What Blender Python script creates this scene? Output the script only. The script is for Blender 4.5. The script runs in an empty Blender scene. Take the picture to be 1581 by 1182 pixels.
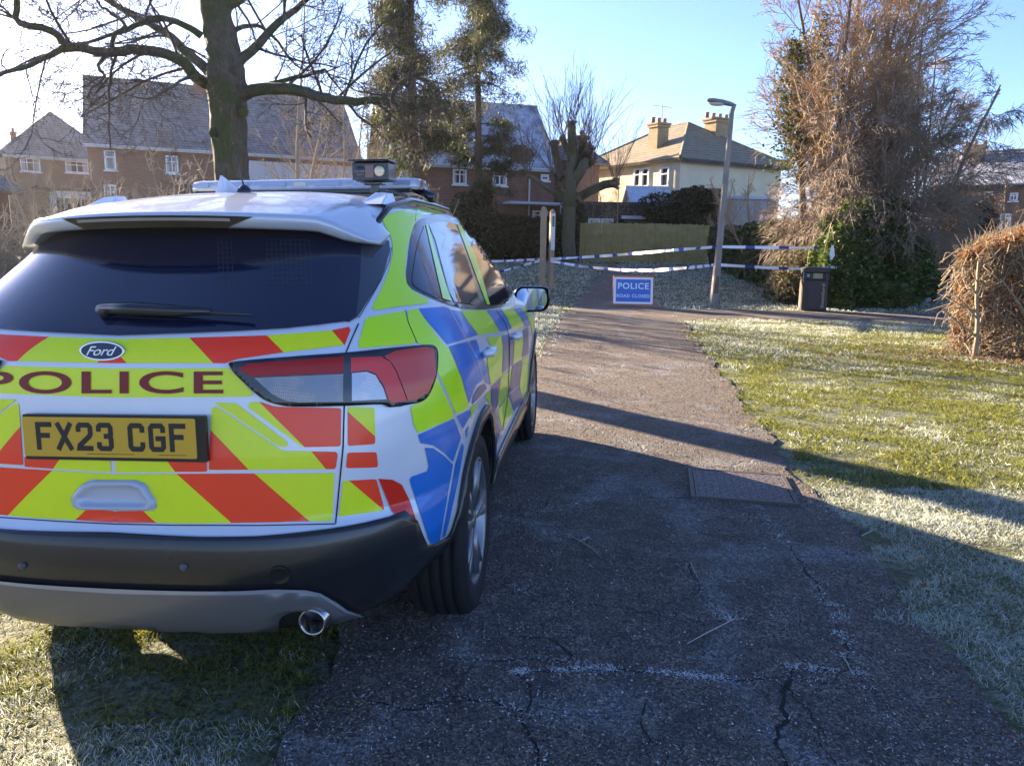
import bpy, bmesh, math, random
import numpy as np
from mathutils import Vector, Matrix, geometry
from mathutils.bvhtree import BVHTree
random.seed(7); np.random.seed(7)
R = math.radians
scene = bpy.context.scene
COL = scene.collection

# ------------------------------------------------------------------ camera
F_PX = 1191.9; PW, PH = 1581.0, 1182.0
def cam_matrix(X, Y, Z, yaw, pitch, roll):
    fw = Vector((-math.sin(yaw)*math.cos(pitch), math.cos(yaw)*math.cos(pitch), -math.sin(pitch)))
    rt = Vector((math.cos(yaw), math.sin(yaw), 0)); up = rt.cross(fw)
    r2 = rt*math.cos(roll)+up*math.sin(roll); u2 = -rt*math.sin(roll)+up*math.cos(roll)
    m = Matrix.Identity(4)
    for i in range(3):
        m[i][0], m[i][1], m[i][2] = r2[i], u2[i], -fw[i]
    m[0][3], m[1][3], m[2][3] = X, Y, Z
    return m
CAM_H = 1.456
CW = cam_matrix(0, 0, CAM_H, 0, R(10.333), R(1.0))
CC = cam_matrix(1.3662, -1.9242, 1.4532, .1094, .1804, -.0071)     # the same eye seen from the parked car
M_CAR = CW @ CC.inverted()
cd = bpy.data.cameras.new('camera'); cam = bpy.data.objects.new('camera', cd); COL.objects.link(cam)
cam.matrix_world = CW
cd.sensor_width = 36; cd.lens = 36*F_PX/PW; cd.clip_start = .05; cd.clip_end = 3000
scene.camera = cam

# ------------------------------------------------------------------ world and sun
SUN_AZ, SUN_EL = R(42), R(14.5)        # azimuth to the left of +Y
world = bpy.data.worlds.new('World'); scene.world = world; world.use_nodes = True
nt = world.node_tree; nt.nodes.clear()
sky = nt.nodes.new('ShaderNodeTexSky'); sky.sky_type = 'NISHITA'; sky.sun_disc = False
sky.sun_elevation = SUN_EL; sky.sun_rotation = -SUN_AZ
sky.air_density = .7; sky.dust_density = .35; sky.ozone_density = 3.5; sky.altitude = 50
bg = nt.nodes.new('ShaderNodeBackground'); bg.inputs[1].default_value = .068
wo = nt.nodes.new('ShaderNodeOutputWorld')
tint = nt.nodes.new('ShaderNodeMix'); tint.data_type = 'RGBA'; tint.blend_type = 'MULTIPLY'; tint.inputs[0].default_value = 1; tint.inputs[7].default_value = (1.02, .92, 1.02, 1)   # the winter sky's slightly violet blue
nt.links.new(sky.outputs[0], tint.inputs[6]); nt.links.new(tint.outputs[2], bg.inputs[0]); nt.links.new(bg.outputs[0], wo.inputs[0])
sl = bpy.data.lights.new('sun', 'SUN'); sun = bpy.data.objects.new('sun', sl); COL.objects.link(sun)
sl.energy = 5.0; sl.angle = R(.5); sl.color = (1, .80, .58)
sd = Vector((-math.sin(SUN_AZ)*math.cos(SUN_EL), math.cos(SUN_AZ)*math.cos(SUN_EL), math.sin(SUN_EL)))
sun.rotation_euler = sd.to_track_quat('Z', 'Y').to_euler(); sun.location = sd*60
vs = scene.view_settings; vs.view_transform = 'Standard'; vs.look = 'None'; vs.gamma = 1; vs.exposure = 2.62
scene.cycles.max_bounces = 6; scene.cycles.transparent_max_bounces = 12

# ------------------------------------------------------------------ helpers
def link(o, parent=None):
    COL.objects.link(o)
    if parent is not None: o.parent = parent
    return o
def tag(o, label=None, cat=None, group=None, kind=None):
    if label: o['label'] = label
    if cat: o['category'] = cat
    if group: o['group'] = group
    if kind: o['kind'] = kind
    return o
def empty(name, loc=(0, 0, 0), rz=0, label=None, cat=None, group=None):
    o = bpy.data.objects.new(name, None); COL.objects.link(o); o.location = loc; o.rotation_euler = (0, 0, rz)
    o.empty_display_size = .2
    return tag(o, label, cat, group)
def copy_tree(o, parent=None):
    c = o.copy(); COL.objects.link(c)
    if parent is not None: c.parent = parent
    for ch in list(o.children): copy_tree(ch, c)
    return c
def ray_world(px, py):
    d = Vector(((px-PW/2)/F_PX, -(py-PH/2)/F_PX, -1))
    return Vector((0, 0, CAM_H)), CW.to_3x3() @ d
def at(px, py, Y):
    o, d = ray_world(px, py); return o + d*(Y/d.y)
def zg(x, y):
    """height of the ground"""
    z = 0.0
    if y > 20: z += .7*min(1, (y-20)/14)
    if x < -.7 and y < 60: z += -.045*min(1, (-.7-x)/1.2)
    return z
def gnd(px, py):
    o, d = ray_world(px, py); lo = .5; hi = None
    for k in range(1, 700):
        t = .5*1.008**k*.8; p = o+d*t
        if p.z < zg(p.x, p.y): hi = t; break
        lo = t
    hi = hi or lo*1.01
    for k in range(30):
        t = (lo+hi)/2; p = o+d*t
        if p.z < zg(p.x, p.y): hi = t
        else: lo = t
    return o+d*hi
class MB:
    """collects shapes into one mesh"""
    def __init__(s): s.v = []; s.f = []; s.m = []; s.n = 0
    def add(s, vs, fs, mi=0):
        s.v.extend([tuple(v) for v in vs]); s.f.extend([tuple(i+s.n for i in f) for f in fs]); s.m.extend([mi]*len(fs)); s.n += len(vs)
    def box(s, c, d, rz=0, mi=0, rx=0, ry=0):
        M = Matrix.Rotation(rz, 3, 'Z') @ Matrix.Rotation(ry, 3, 'Y') @ Matrix.Rotation(rx, 3, 'X'); c = Vector(c)
        vs = [c + M @ Vector((x*d[0]/2, y*d[1]/2, z*d[2]/2)) for x in (-1, 1) for y in (-1, 1) for z in (-1, 1)]
        s.add(vs, [(0, 1, 3, 2), (4, 6, 7, 5), (0, 4, 5, 1), (2, 3, 7, 6), (0, 2, 6, 4), (1, 5, 7, 3)], mi)
    def tube(s, pts, rad, n=6, mi=0, cap=True):
        pts = [Vector(p) for p in pts]; N = len(pts)
        if not hasattr(rad, '__len__'): rad = [rad]*N
        vs = []; ref = None
        for i in range(N):
            t = (pts[min(i+1, N-1)]-pts[max(i-1, 0)])
            if t.length < 1e-9: t = Vector((0, 0, 1))
            t.normalize()
            if ref is None:
                ref = t.orthogonal().normalized()
            ref = (ref - t*ref.dot(t))
            if ref.length < 1e-6: ref = t.orthogonal()
            ref.normalize(); b = t.cross(ref)
            for k in range(n):
                a = 2*math.pi*k/n; vs.append(pts[i]+(ref*math.cos(a)+b*math.sin(a))*rad[i])
        fs = [(i*n+k, i*n+(k+1) % n, (i+1)*n+(k+1) % n, (i+1)*n+k) for i in range(N-1) for k in range(n)]
        if cap: fs += [tuple(range(n-1, -1, -1)), tuple((N-1)*n+k for k in range(n))]
        s.add(vs, fs, mi)
    def lathe(s, prof, M, n=32, mi=0):
        """prof: (radius, height along local Z)"""
        vs = []; P = len(prof)
        for k in range(n):
            a = 2*math.pi*k/n
            for r, h in prof: vs.append(M @ Vector((r*math.cos(a), r*math.sin(a), h)))
        fs = [(k*P+i, ((k+1) % n)*P+i, ((k+1) % n)*P+i+1, k*P+i+1) for k in range(n) for i in range(P-1)]
        s.add(vs, fs, mi)
    def prism(s, poly, M, h, mi=0):
        """poly: (x,y) ccw; extruded along local z from 0 to h"""
        n = len(poly)
        vs = [M @ Vector((x, y, 0)) for x, y in poly]+[M @ Vector((x, y, h)) for x, y in poly]
        fs = [tuple(range(n-1, -1, -1)), tuple(range(n, 2*n))]+[(i, (i+1) % n, n+(i+1) % n, n+i) for i in range(n)]
        s.add(vs, fs, mi)
    def build(s, name, mats, parent=None, smooth=False, bevel=0):
        me = bpy.data.meshes.new(name); me.from_pydata(s.v, [], s.f)
        if not isinstance(mats, (list, tuple)): mats = [mats]
        for m in mats: me.materials.append(m)
        if len(mats) > 1: me.polygons.foreach_set('material_index', s.m)
        if smooth: me.polygons.foreach_set('use_smooth', [True]*len(me.polygons))
        me.update(); me.validate()
        o = bpy.data.objects.new(name, me); link(o, parent)
        if bevel:
            b = o.modifiers.new('bevel', 'BEVEL'); b.width = bevel; b.segments = 2; b.limit_method = 'ANGLE'
        return o
def np_mesh(name, V, F, mats, parent=None, smooth=False, col=None):
    """V (N,3), F (M,k) arrays -> one mesh object, fast"""
    me = bpy.data.meshes.new(name); k = F.shape[1]
    me.vertices.add(len(V)); me.vertices.foreach_set('co', V.astype(np.float32).ravel())
    me.loops.add(F.size); me.loops.foreach_set('vertex_index', F.astype(np.int32).ravel())
    me.polygons.add(len(F)); me.polygons.foreach_set('loop_start', np.arange(0, F.size, k, dtype=np.int32))
    me.polygons.foreach_set('loop_total', np.full(len(F), k, dtype=np.int32))
    if smooth: me.polygons.foreach_set('use_smooth', np.ones(len(F), dtype=bool))
    if not isinstance(mats, (list, tuple)): mats = [mats]
    for m in mats: me.materials.append(m)
    me.update(calc_edges=True)
    if col is not None:      # per vertex grey value 0..1 called 'vary'
        a = me.attributes.new('vary', 'FLOAT', 'POINT'); a.data.foreach_set('value', col.astype(np.float32))
    o = bpy.data.objects.new(name, me); link(o, parent); return o

# ------------------------------------------------------------------ materials
MATS = {}
def mat(name, col, rough=.5, metal=0, spec=.5, coat=0, bump=None, var=None, trans=0, alpha=1, emit=None):
    """bump=(scale,strength,dist) noise bump; var=(scale,amount,colour2) noise colour variation in object space"""
    if name in MATS: return MATS[name]
    m = bpy.data.materials.new(name); m.use_nodes = True; t = m.node_tree; b = t.nodes['Principled BSDF']
    b.inputs['Base Color'].default_value = (*col, 1); b.inputs['Roughness'].default_value = rough
    b.inputs['Metallic'].default_value = metal; b.inputs['Specular IOR Level'].default_value = spec
    b.inputs['Coat Weight'].default_value = coat; b.inputs['Coat Roughness'].default_value = .06
    b.inputs['Transmission Weight'].default_value = trans; b.inputs['Alpha'].default_value = alpha
    if emit: b.inputs['Emission Color'].default_value = (*emit[0], 1); b.inputs['Emission Strength'].default_value = emit[1]
    tc = t.nodes.new('ShaderNodeTexCoord')
    if var:
        n = t.nodes.new('ShaderNodeTexNoise'); n.inputs['Scale'].default_value = var[0]; n.inputs['Detail'].default_value = 6; n.inputs['Roughness'].default_value = .65
        t.links.new(tc.outputs['Object'], n.inputs['Vector'])
        r = t.nodes.new('ShaderNodeMapRange'); r.inputs[1].default_value = .35; r.inputs[2].default_value = .65; r.inputs[3].default_value = 0; r.inputs[4].default_value = var[1]
        t.links.new(n.outputs['Fac'], r.inputs[0])
        x = t.nodes.new('ShaderNodeMix'); x.data_type = 'RGBA'; x.inputs[6].default_value = (*col, 1); x.inputs[7].default_value = (*var[2], 1)
        t.links.new(r.outputs[0], x.inputs[0]); t.links.new(x.outputs[2], b.inputs['Base Color'])
    if bump:
        n = t.nodes.new('ShaderNodeTexNoise'); n.inputs['Scale'].default_value = bump[0]; n.inputs['Detail'].default_value = 5
        t.links.new(tc.outputs['Object'], n.inputs['Vector'])
        u = t.nodes.new('ShaderNodeBump'); u.inputs['Strength'].default_value = bump[1]; u.inputs['Distance'].default_value = bump[2]
        t.links.new(n.outputs['Fac'], u.inputs['Height']); t.links.new(u.outputs[0], b.inputs['Normal'])
    MATS[name] = m; return m
def text_mesh(s, offset=0.0, spacing=1.0):
    """2-D triangles of a word: verts (x,y), faces"""
    c = bpy.data.curves.new('t', 'FONT'); c.body = s; c.size = 1; c.offset = offset; c.space_character = spacing; c.resolution_u = 6
    o = bpy.data.objects.new('t', c); COL.objects.link(o)
    dg = bpy.context.evaluated_depsgraph_get(); me = bpy.data.meshes.new_from_object(o.evaluated_get(dg))
    v = np.array([tuple(p.co)[:2] for p in me.vertices]); f = [tuple(p.vertices) for p in me.polygons]
    bpy.data.objects.remove(o); bpy.data.curves.remove(c); bpy.data.meshes.remove(me)
    v -= v.min(0); v /= v.max(0)
    return v, f
# ================================================================== GROUND AND PATHS
def shader(name, build, rough=.9, thin=0):
    m = bpy.data.materials.new(name); m.use_nodes = True; t = m.node_tree; b = t.nodes['Principled BSDF']; b.inputs['Roughness'].default_value = rough
    tc = t.nodes.new('ShaderNodeTexCoord')
    class H:
        tree = t; bsdf = b
        @staticmethod
        def noise(scale, detail=5, rough=.6, vec=None, dist=0):
            n = t.nodes.new('ShaderNodeTexNoise'); n.inputs['Scale'].default_value = scale; n.inputs['Detail'].default_value = detail; n.inputs['Roughness'].default_value = rough; n.inputs['Distortion'].default_value = dist
            t.links.new(vec or tc.outputs['Object'], n.inputs['Vector']); return n.outputs['Fac']
        @staticmethod
        def voro(scale, feat='F1', out='Distance', vec=None, rnd=1):
            n = t.nodes.new('ShaderNodeTexVoronoi'); n.feature = feat; n.inputs['Scale'].default_value = scale; n.inputs['Randomness'].default_value = rnd
            t.links.new(vec or tc.outputs['Object'], n.inputs['Vector']); return n.outputs[out]
        @staticmethod
        def rng(v, a, b_, c=0, d=1):
            n = t.nodes.new('ShaderNodeMapRange'); n.inputs[1].default_value = a; n.inputs[2].default_value = b_; n.inputs[3].default_value = c; n.inputs[4].default_value = d
            t.links.new(v, n.inputs[0]); return n.outputs[0]
        @staticmethod
        def mix(f, a, b_):
            n = t.nodes.new('ShaderNodeMix'); n.data_type = 'RGBA'
            for s, i in ((f, 0), (a, 6), (b_, 7)):
                if isinstance(s, (int, float)): n.inputs[i].default_value = s
                elif isinstance(s, tuple): n.inputs[i].default_value = (*s, 1)
                else: t.links.new(s, n.inputs[i])
            return n.outputs[2]
        @staticmethod
        def math(op, a, b_=0.0):
            n = t.nodes.new('ShaderNodeMath'); n.operation = op
            for s, i in ((a, 0), (b_, 1)):
                if isinstance(s, (int, float)): n.inputs[i].default_value = s
                else: t.links.new(s, n.inputs[i])
            return n.outputs[0]
        @staticmethod
        def bump(h, strength, dist, prev=None):
            n = t.nodes.new('ShaderNodeBump'); n.inputs['Strength'].default_value = strength; n.inputs['Distance'].default_value = dist
            t.links.new(h, n.inputs['Height'])
            if prev is not None: t.links.new(prev, n.inputs['Normal'])
            return n.outputs[0]
        @staticmethod
        def col(c): t.links.new(c, b.inputs['Base Color'])
        @staticmethod
        def nrm(n): t.links.new(n, b.inputs['Normal'])
        @staticmethod
        def xyz():
            n = t.nodes.new('ShaderNodeSeparateXYZ'); t.links.new(tc.outputs['Object'], n.inputs[0]); return n.outputs
        @staticmethod
        def comb(x, y, z=0.0):
            n = t.nodes.new('ShaderNodeCombineXYZ')
            for s, i in ((x, 0), (y, 1), (z, 2)):
                if isinstance(s, (int, float)): n.inputs[i].default_value = s
                else: t.links.new(s, n.inputs[i])
            return n.outputs[0]
        @staticmethod
        def attr(nm):
            n = t.nodes.new('ShaderNodeAttribute'); n.attribute_name = nm; return n.outputs['Fac']
    build(H)
    if thin:      # thin leaves let sunlight through
        tr_ = t.nodes.new('ShaderNodeBsdfTranslucent'); mx_ = t.nodes.new('ShaderNodeMixShader'); mx_.inputs[0].default_value = thin
        s_ = b.inputs['Base Color'].links[0].from_socket; t.links.new(s_, tr_.inputs[0]); out = t.nodes['Material Output']
        t.links.new(b.outputs[0], mx_.inputs[1]); t.links.new(tr_.outputs[0], mx_.inputs[2]); t.links.new(mx_.outputs[0], out.inputs[0])
    return m
def _grass_ground(h):
    a = h.noise(1.1, 6, .65); f = h.noise(38, 4, .7)
    base = h.mix(h.rng(f, .35, .65), (.05, .06, .018), (.12, .12, .04))
    fr = h.math('MULTIPLY', h.rng(a, .38, .6), h.rng(f, .4, .62))
    base = h.mix(h.math('MULTIPLY', fr, .45), base, (.34, .38, .36))
    base = h.mix(h.rng(h.noise(2.3, 4), .58, .7), base, (.06, .045, .025))
    h.col(base); h.nrm(h.bump(f, .8, .03, h.bump(h.noise(6, 5), .5, .06)))
M_ground = shader('frosty_ground', _grass_ground)
def _asph(h):
    def cell(sc):
        v = h.voro(sc, 'F1', 'Color'); sp = h.tree.nodes.new('ShaderNodeSeparateColor'); h.tree.links.new(v, sp.inputs[0]); return sp.outputs[0]
    a1, a2 = cell(170), cell(75); big = h.noise(.9, 6, .6); med = h.noise(6, 7, .75)
    st = h.math('MAXIMUM', h.rng(a1, .55, 1.0), h.math('MULTIPLY', h.rng(a2, .72, .8), h.rng(h.voro(75), .0, .007, 1, .55)))
    base = h.mix(st, (.112, .090, .072), (.52, .42, .33))
    base = h.mix(h.math('MULTIPLY', h.rng(med, .42, .58), .8), base, (.084, .070, .062))
    base = h.mix(h.math('MULTIPLY', h.rng(big, .47, .58), .5), base, h.mix(st, (.115, .090, .072), (.40, .32, .25)))
    base = h.mix(h.math('MULTIPLY', h.rng(h.noise(1.7, 5, .7), .55, .62), .35), base, (.075, .085, .05))
    xy = h.xyz()
    warm = h.rng(h.math('ADD', xy[1], h.rng(big, .3, .7, -1.5, 1.5)), 4.5, 8)                      # gravelly farther up the path, with its warm sunlit tone painted in
    base = h.mix(h.math('MULTIPLY', warm, .8), base, h.mix(h.math('MULTIPLY', h.rng(h.noise(26, 6, .9), .40, .60), h.rng(a2, .0, .8, .25, 1)), (.075, .052, .036), (.54, .41, .28)))
    # cracks with frost in them
    wv = h.tree.nodes.new('ShaderNodeVectorMath'); wv.operation = 'ADD'; nn = h.tree.nodes.new('ShaderNodeTexNoise'); nn.inputs['Scale'].default_value = 2.2; nn.inputs['Detail'].default_value = 5
    tc = h.tree.nodes.new('ShaderNodeTexCoord'); h.tree.links.new(tc.outputs['Object'], nn.inputs['Vector']); h.tree.links.new(tc.outputs['Object'], wv.inputs[0]); 
    sc = h.tree.nodes.new('ShaderNodeVectorMath'); sc.operation = 'SCALE'; sc.inputs['Scale'].default_value = .55; h.tree.links.new(nn.outputs['Color'], sc.inputs[0]); h.tree.links.new(sc.outputs[0], wv.inputs[1])
    e = h.voro(.72, 'DISTANCE_TO_EDGE', 'Distance', wv.outputs[0])
    crack = h.rng(e, .0, .013, 1, 0)
    fz = h.math('MULTIPLY', h.rng(e, .004, .07, 1, 0), h.math('MULTIPLY', h.rng(h.noise(60, 5, .9), .44, .56), h.rng(h.noise(1.3, 4), .44, .54)))
    speck = h.math('MULTIPLY', h.rng(h.noise(85, 4, .9), .60, .66), h.rng(h.noise(2.2, 5, .7), .36, .60))
    base = h.mix(h.math('MULTIPLY', crack, .35), base, (.012, .012, .013))
    base = h.mix(h.math('MULTIPLY', h.math('MAXIMUM', fz, h.math('MULTIPLY', speck, .8)), .75), base, (.50, .54, .56))
    base = h.mix(.07, base, (.5, .52, .54))
    h.col(base)
    h.nrm(h.bump(h.rng(e, 0, .012), .6, .015, h.bump(h.voro(75), 1.0, .012, h.bump(h.noise(24, 6, .85), 1.0, .11, h.bump(h.noise(5, 5), .7, .12)))))
M_asph = shader('worn_asphalt', _asph, .82)
# ground sheet
xs_g = sorted(set([-300, -120, -60, -30, -15, -8, -4, -1.9, -1.5, -1.1, -.7, 0, 2, 4, 8, 15, 30, 60, 120, 300]))
ys_g = [-60, -10, -3, 0, 2, 4, 6, 8, 10, 14, 17, 20, 24, 29, 34, 40, 45, 60, 75, 100, 200, 400]
V = np.array([(x, y, zg(x, y)-.012) for y in ys_g for x in xs_g]); nx = len(xs_g)
Fq = np.array([(j*nx+i, j*nx+i+1, (j+1)*nx+i+1, (j+1)*nx+i) for j in range(len(ys_g)-1) for i in range(nx-1)])
tag(np_mesh('ground', V, Fq, M_ground, smooth=True), kind='structure')
def dens(pts, d):
    out = []
    for a, b in zip(pts[:-1], pts[1:]):
        n = max(1, int((b-a).length/d)); out += [a+(b-a)*k/n for k in range(n)]
    return out+[pts[-1]]
def wob(pts, amp, seed):
    r = random.Random(seed); ph = [r.uniform(0, 6) for _ in range(6)]; out = []; s = 0
    for i, p in enumerate(pts):
        if i: s += (p-pts[i-1]).length
        out.append(Vector((p.x+amp*(math.sin(s*3.1+ph[0])*.6+math.sin(s*9.7+ph[1])*.35+math.sin(s*27+ph[2])*.2+r.uniform(-.2, .2)), p.y+amp*.5*r.uniform(-1, 1), 0)))
    return out
PR = [gnd(*p) for p in [(1655, 1300), (1588, 1170), (1499, 1045), (1400, 921), (1350, 865), (1307, 815), (1238, 741), (1183, 673), (1127, 592), (1084, 537), (1062, 503), (1056, 495)]]
PRf = [gnd(*p) for p in [(1030, 478), (1012, 462), (1003, 450), (985, 432), (968, 418), (955, 410), (948, 405)]]
PL = [gnd(*p) for p in [(330, 1300), (400, 1182), (470, 1080)]]+[Vector((-.62, 3.6, 0)), Vector((.25, 9, 0)), gnd(853, 510), gnd(872, 487), gnd(905, 447), gnd(922, 428), gnd(934, 415), gnd(938, 405)]
pr = wob(dens(PR, .10), .055, 1); pl = wob(dens(PL, .12), .055, 2); prf = wob(dens(PRf, .3), .06, 3)
poly_path = [(p.x, p.y) for p in pr]+[(p.x, p.y) for p in prf]+[(p.x, p.y) for p in reversed(pl)]
CP1 = [gnd(1030, 478), gnd(1120, 477.5), gnd(1240, 480), gnd(1440, 484), Vector((16, 16.2, 0))]
CP0 = [gnd(1056, 494), gnd(1130, 492), gnd(1240, 494), gnd(1440, 498), Vector((16, 14.2, 0))]
def sheet(name, poly, m, dz, step, parent=None):
    vs, es, fs, *_ = None, None, None, None
    n = len(poly); pts = [Vector(p) for p in poly]; P = np.array(poly); inner = []
    for gx in np.arange(P[:, 0].min(), P[:, 0].max(), step):
        for gy in np.arange(P[:, 1].min(), P[:, 1].max(), step):
            a = P; b = np.roll(P, -1, 0); c = ((a[:, 1] > gy) != (b[:, 1] > gy)) & (gx < (b[:, 0]-a[:, 0])*(gy-a[:, 1])/(b[:, 1]-a[:, 1]+1e-12)+a[:, 0])
            if c.sum() % 2 and np.hypot(P[:, 0]-gx, P[:, 1]-gy).min() > .12: inner.append(Vector((gx, gy)))
    v, e, f, *_ = geometry.delaunay_2d_cdt(pts+inner, [(i, (i+1) % n) for i in range(n)], [list(range(n))], 1, 1e-6)
    mb = MB(); mb.add([(p.x, p.y, zg(p.x, p.y)+dz) for p in v], [tuple(t) for t in f]); o = mb.build(name, m, parent, smooth=True)
    return o
pth = sheet('path', poly_path, M_asph, .004, .6); tag(pth, kind='structure')
c0_ = wob(dens(CP0, .15), .05, 5); c1_ = wob(dens(CP1, .15), .05, 6)
c0_ = c0_; cross = [(p.x, p.y) for p in c0_]+[(p.x, p.y) for p in reversed(c1_)]
cp = sheet('side_path', cross, M_asph, -.001, .8); tag(cp, kind='structure')
def inside(poly, X, Y):
    P = np.array(poly); c = np.zeros(len(X), bool)
    for i in range(len(P)):
        a, b = P[i-1], P[i]
        k = ((a[1] > Y) != (b[1] > Y)) & (X < (b[0]-a[0])*(Y-a[1])/(b[1]-a[1]+1e-12)+a[0]); c ^= k
    return c
# ---- frosted grass blades
def vnoise(X, Y, s, seed):
    r = np.random.RandomState(seed); G = r.rand(64, 64); x = X/s; y = Y/s; xi = np.floor(x).astype(int); yi = np.floor(y).astype(int); fx = x-xi; fy = y-yi
    fx = fx*fx*(3-2*fx); fy = fy*fy*(3-2*fy)
    g = lambda a, b: G[a % 64, b % 64]
    return (g(xi, yi)*(1-fx)+g(xi+1, yi)*fx)*(1-fy)+(g(xi, yi+1)*(1-fx)+g(xi+1, yi+1)*fx)*fy
def _blade(h):
    v = h.attr('vary'); n = h.noise(160, 2)
    c = h.mix(h.rng(v, .0, .45), (.11, .14, .02), (.36, .36, .07)); c = h.mix(h.rng(v, .5, .95), c, (.74, .80, .81)); h.col(c)
    h.bsdf.inputs['Subsurface Weight'].default_value = 0
M_blade = shader('frosted_grass', _blade, .75, .42)
def zgn(X, Y):
    z = np.where(Y > 20, .7*np.clip((Y-20)/14, 0, 1), 0.0); return z+np.where((X < -.7) & (Y < 60), -.045*np.clip((-.7-X)/1.2, 0, 1), 0)
def blades(name, x0, x1, y0, y1, nper, ln, wd, frost, seed, keep=None):
    r = np.random.RandomState(seed); n = int((x1-x0)*(y1-y0)*nper); X = r.uniform(x0, x1, n); Y = r.uniform(y0, y1, n)
    jx, jy = X+(vnoise(X, Y, .22, 3)-.5)*.46+(vnoise(X, Y, .07, 4)-.5)*.22+r.normal(0, .018, n), Y
    ok = ~inside(poly_path, jx, jy) & ~inside(cross, X, Y+(vnoise(X, Y, .3, 5)-.5)*.3)
    # inside the view only (a little wider)
    ok &= np.abs(X) < Y*.85+2.0
    if keep is not None: ok &= keep(X, Y)
    cl = vnoise(X, Y, .13, seed+1)*.6+vnoise(X, Y, .4, seed+2)*.5; ok &= cl > r.uniform(.15, .75, n)
    X, Y, cl = X[ok], Y[ok], cl[ok]; n = len(X); Zz = zgn(X, Y)-.012
    a = r.uniform(0, 2*math.pi, n); tiltd = r.uniform(0, 2*math.pi, n); tl = np.abs(r.normal(1.0, .35, n)); L_ = ln*r.uniform(.5, 1.5, n)*(.6+.7*cl); w_ = wd*r.uniform(.6, 1.4, n)
    B = np.stack([X, Y, Zz], 1); dx_ = np.stack([np.cos(a)*w_/2, np.sin(a)*w_/2, 0*a], 1)
    tip = B+np.stack([np.cos(tiltd)*np.sin(tl)*L_, np.sin(tiltd)*np.sin(tl)*L_, np.maximum(np.cos(tl), .12)*L_], 1)
    mid = (B+tip)/2+np.stack([0*a, 0*a, L_*.16], 1)
    V = np.stack([B-dx_, B+dx_, mid+dx_*.8, tip, mid-dx_*.8], 1).reshape(-1, 3); i = np.arange(n)*5
    F_ = np.stack([i, i+1, i+2, i+3, i+4], 1)
    fz = frost(X, Y) if callable(frost) else frost
    pat = vnoise(X, Y, .55, seed+5)*.45+vnoise(X, Y, .16, seed+6)*.3+vnoise(X, Y, .05, seed+7)*.25
    v = np.clip(r.uniform(0, .45, n)+np.where(pat+r.uniform(-.22, .22, n) < fz, .62, 0), 0, 1)
    col = np.repeat(v, 5).reshape(-1, 5); col[:, 3] = np.clip(col[:, 3]+.15, 0, 1); col[:, :2] *= .75
    return tag(np_mesh(name, V, F_, M_blade, col=col.ravel()), kind='stuff')
fr_right = lambda X, Y: np.clip(.44-.20*np.exp(-((Y-7.5)/3.2)**2)+.12*(Y > 14), 0, 1)
blades('grass', -3.6, 6, 1.3, 4.6, 19000, .027, .0018, lambda X, Y: np.where(X < 0, np.where((Y > 2.15) & (X > -1.9), .34, .66), .92), 11)
blades('grass', .8, 9, 4.6, 9, 8500, .032, .0027, fr_right, 12)
blades('grass', 1.0, 13, 9, 17.5, 2800, .038, .0055, fr_right, 13)
blades('grass', -12, 20, 17.5, 36, 220, .055, .018, .86, 14, keep=lambda X, Y: (X < 12))
blades('grass', -9, 1.0, 9, 17.5, 900, .05, .008, .86, 15)

# ---- loose grit lying on the path, and crumbs of leaf along its edges
def grit(name, n, x0, x1, y0, y1, s0, s1, m, seed, edge=False):
    r = np.random.RandomState(seed); X = r.uniform(x0, x1, n); Y = y0+(y1-y0)*r.uniform(0, 1, n)**1.4
    ok = inside(poly_path, X, Y)
    if edge: ok &= ~inside(poly_path, X+.28*r.uniform(0, 1, n), Y)
    ok &= (np.abs(X) < Y*.72+.8); X, Y = X[ok], Y[ok]; n = len(X); S = r.uniform(s0, s1, n)*(.8+Y*.05)
    O = np.array([(1, 0, 0), (0, 1, 0), (-1, 0, 0), (0, -1, 0), (0, 0, .7), (0, 0, -.5)], float); a = r.uniform(0, 6.28, n); c, s_ = np.cos(a)[:, None], np.sin(a)[:, None]
    P = O[None]*(S[:, None, None]*r.uniform(.5, 1.3, (n, 6, 1))); x = P[:, :, 0]*c-P[:, :, 1]*s_; y = P[:, :, 0]*s_+P[:, :, 1]*c
    V = np.stack([x+X[:, None], y+Y[:, None], P[:, :, 2]+(zgn(X, Y)+.004)[:, None]+S[:, None]*.25], -1).reshape(-1, 3)
    T_ = np.array([(0, 1, 4), (1, 2, 4), (2, 3, 4), (3, 0, 4), (1, 0, 5), (2, 1, 5), (3, 2, 5), (0, 3, 5)]); F_ = (np.arange(n)[:, None, None]*6+T_[None]).reshape(-1, 3)
    return tag(np_mesh(name, V, F_, m, col=np.repeat(r.uniform(0, 1, n), 6)), kind='stuff')
def _gr(h): v = h.attr('vary'); h.col(h.mix(h.rng(v, .955, .965), h.mix(v, (.07, .06, .055), (.38, .32, .27)), (.55, .58, .60)))
def _cr(h): v = h.attr('vary'); h.col(h.mix(v, (.06, .035, .02), (.34, .20, .10)))
grit('loose_grit', 60000, -1.5, 3.5, 1.7, 13, .0022, .0065, shader('grit', _gr, .8), 41)
grit('leaf_crumbs', 42000, -1.5, 6, 1.7, 14, .003, .010, shader('leaf_crumb', _cr, .8), 42, True)

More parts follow.
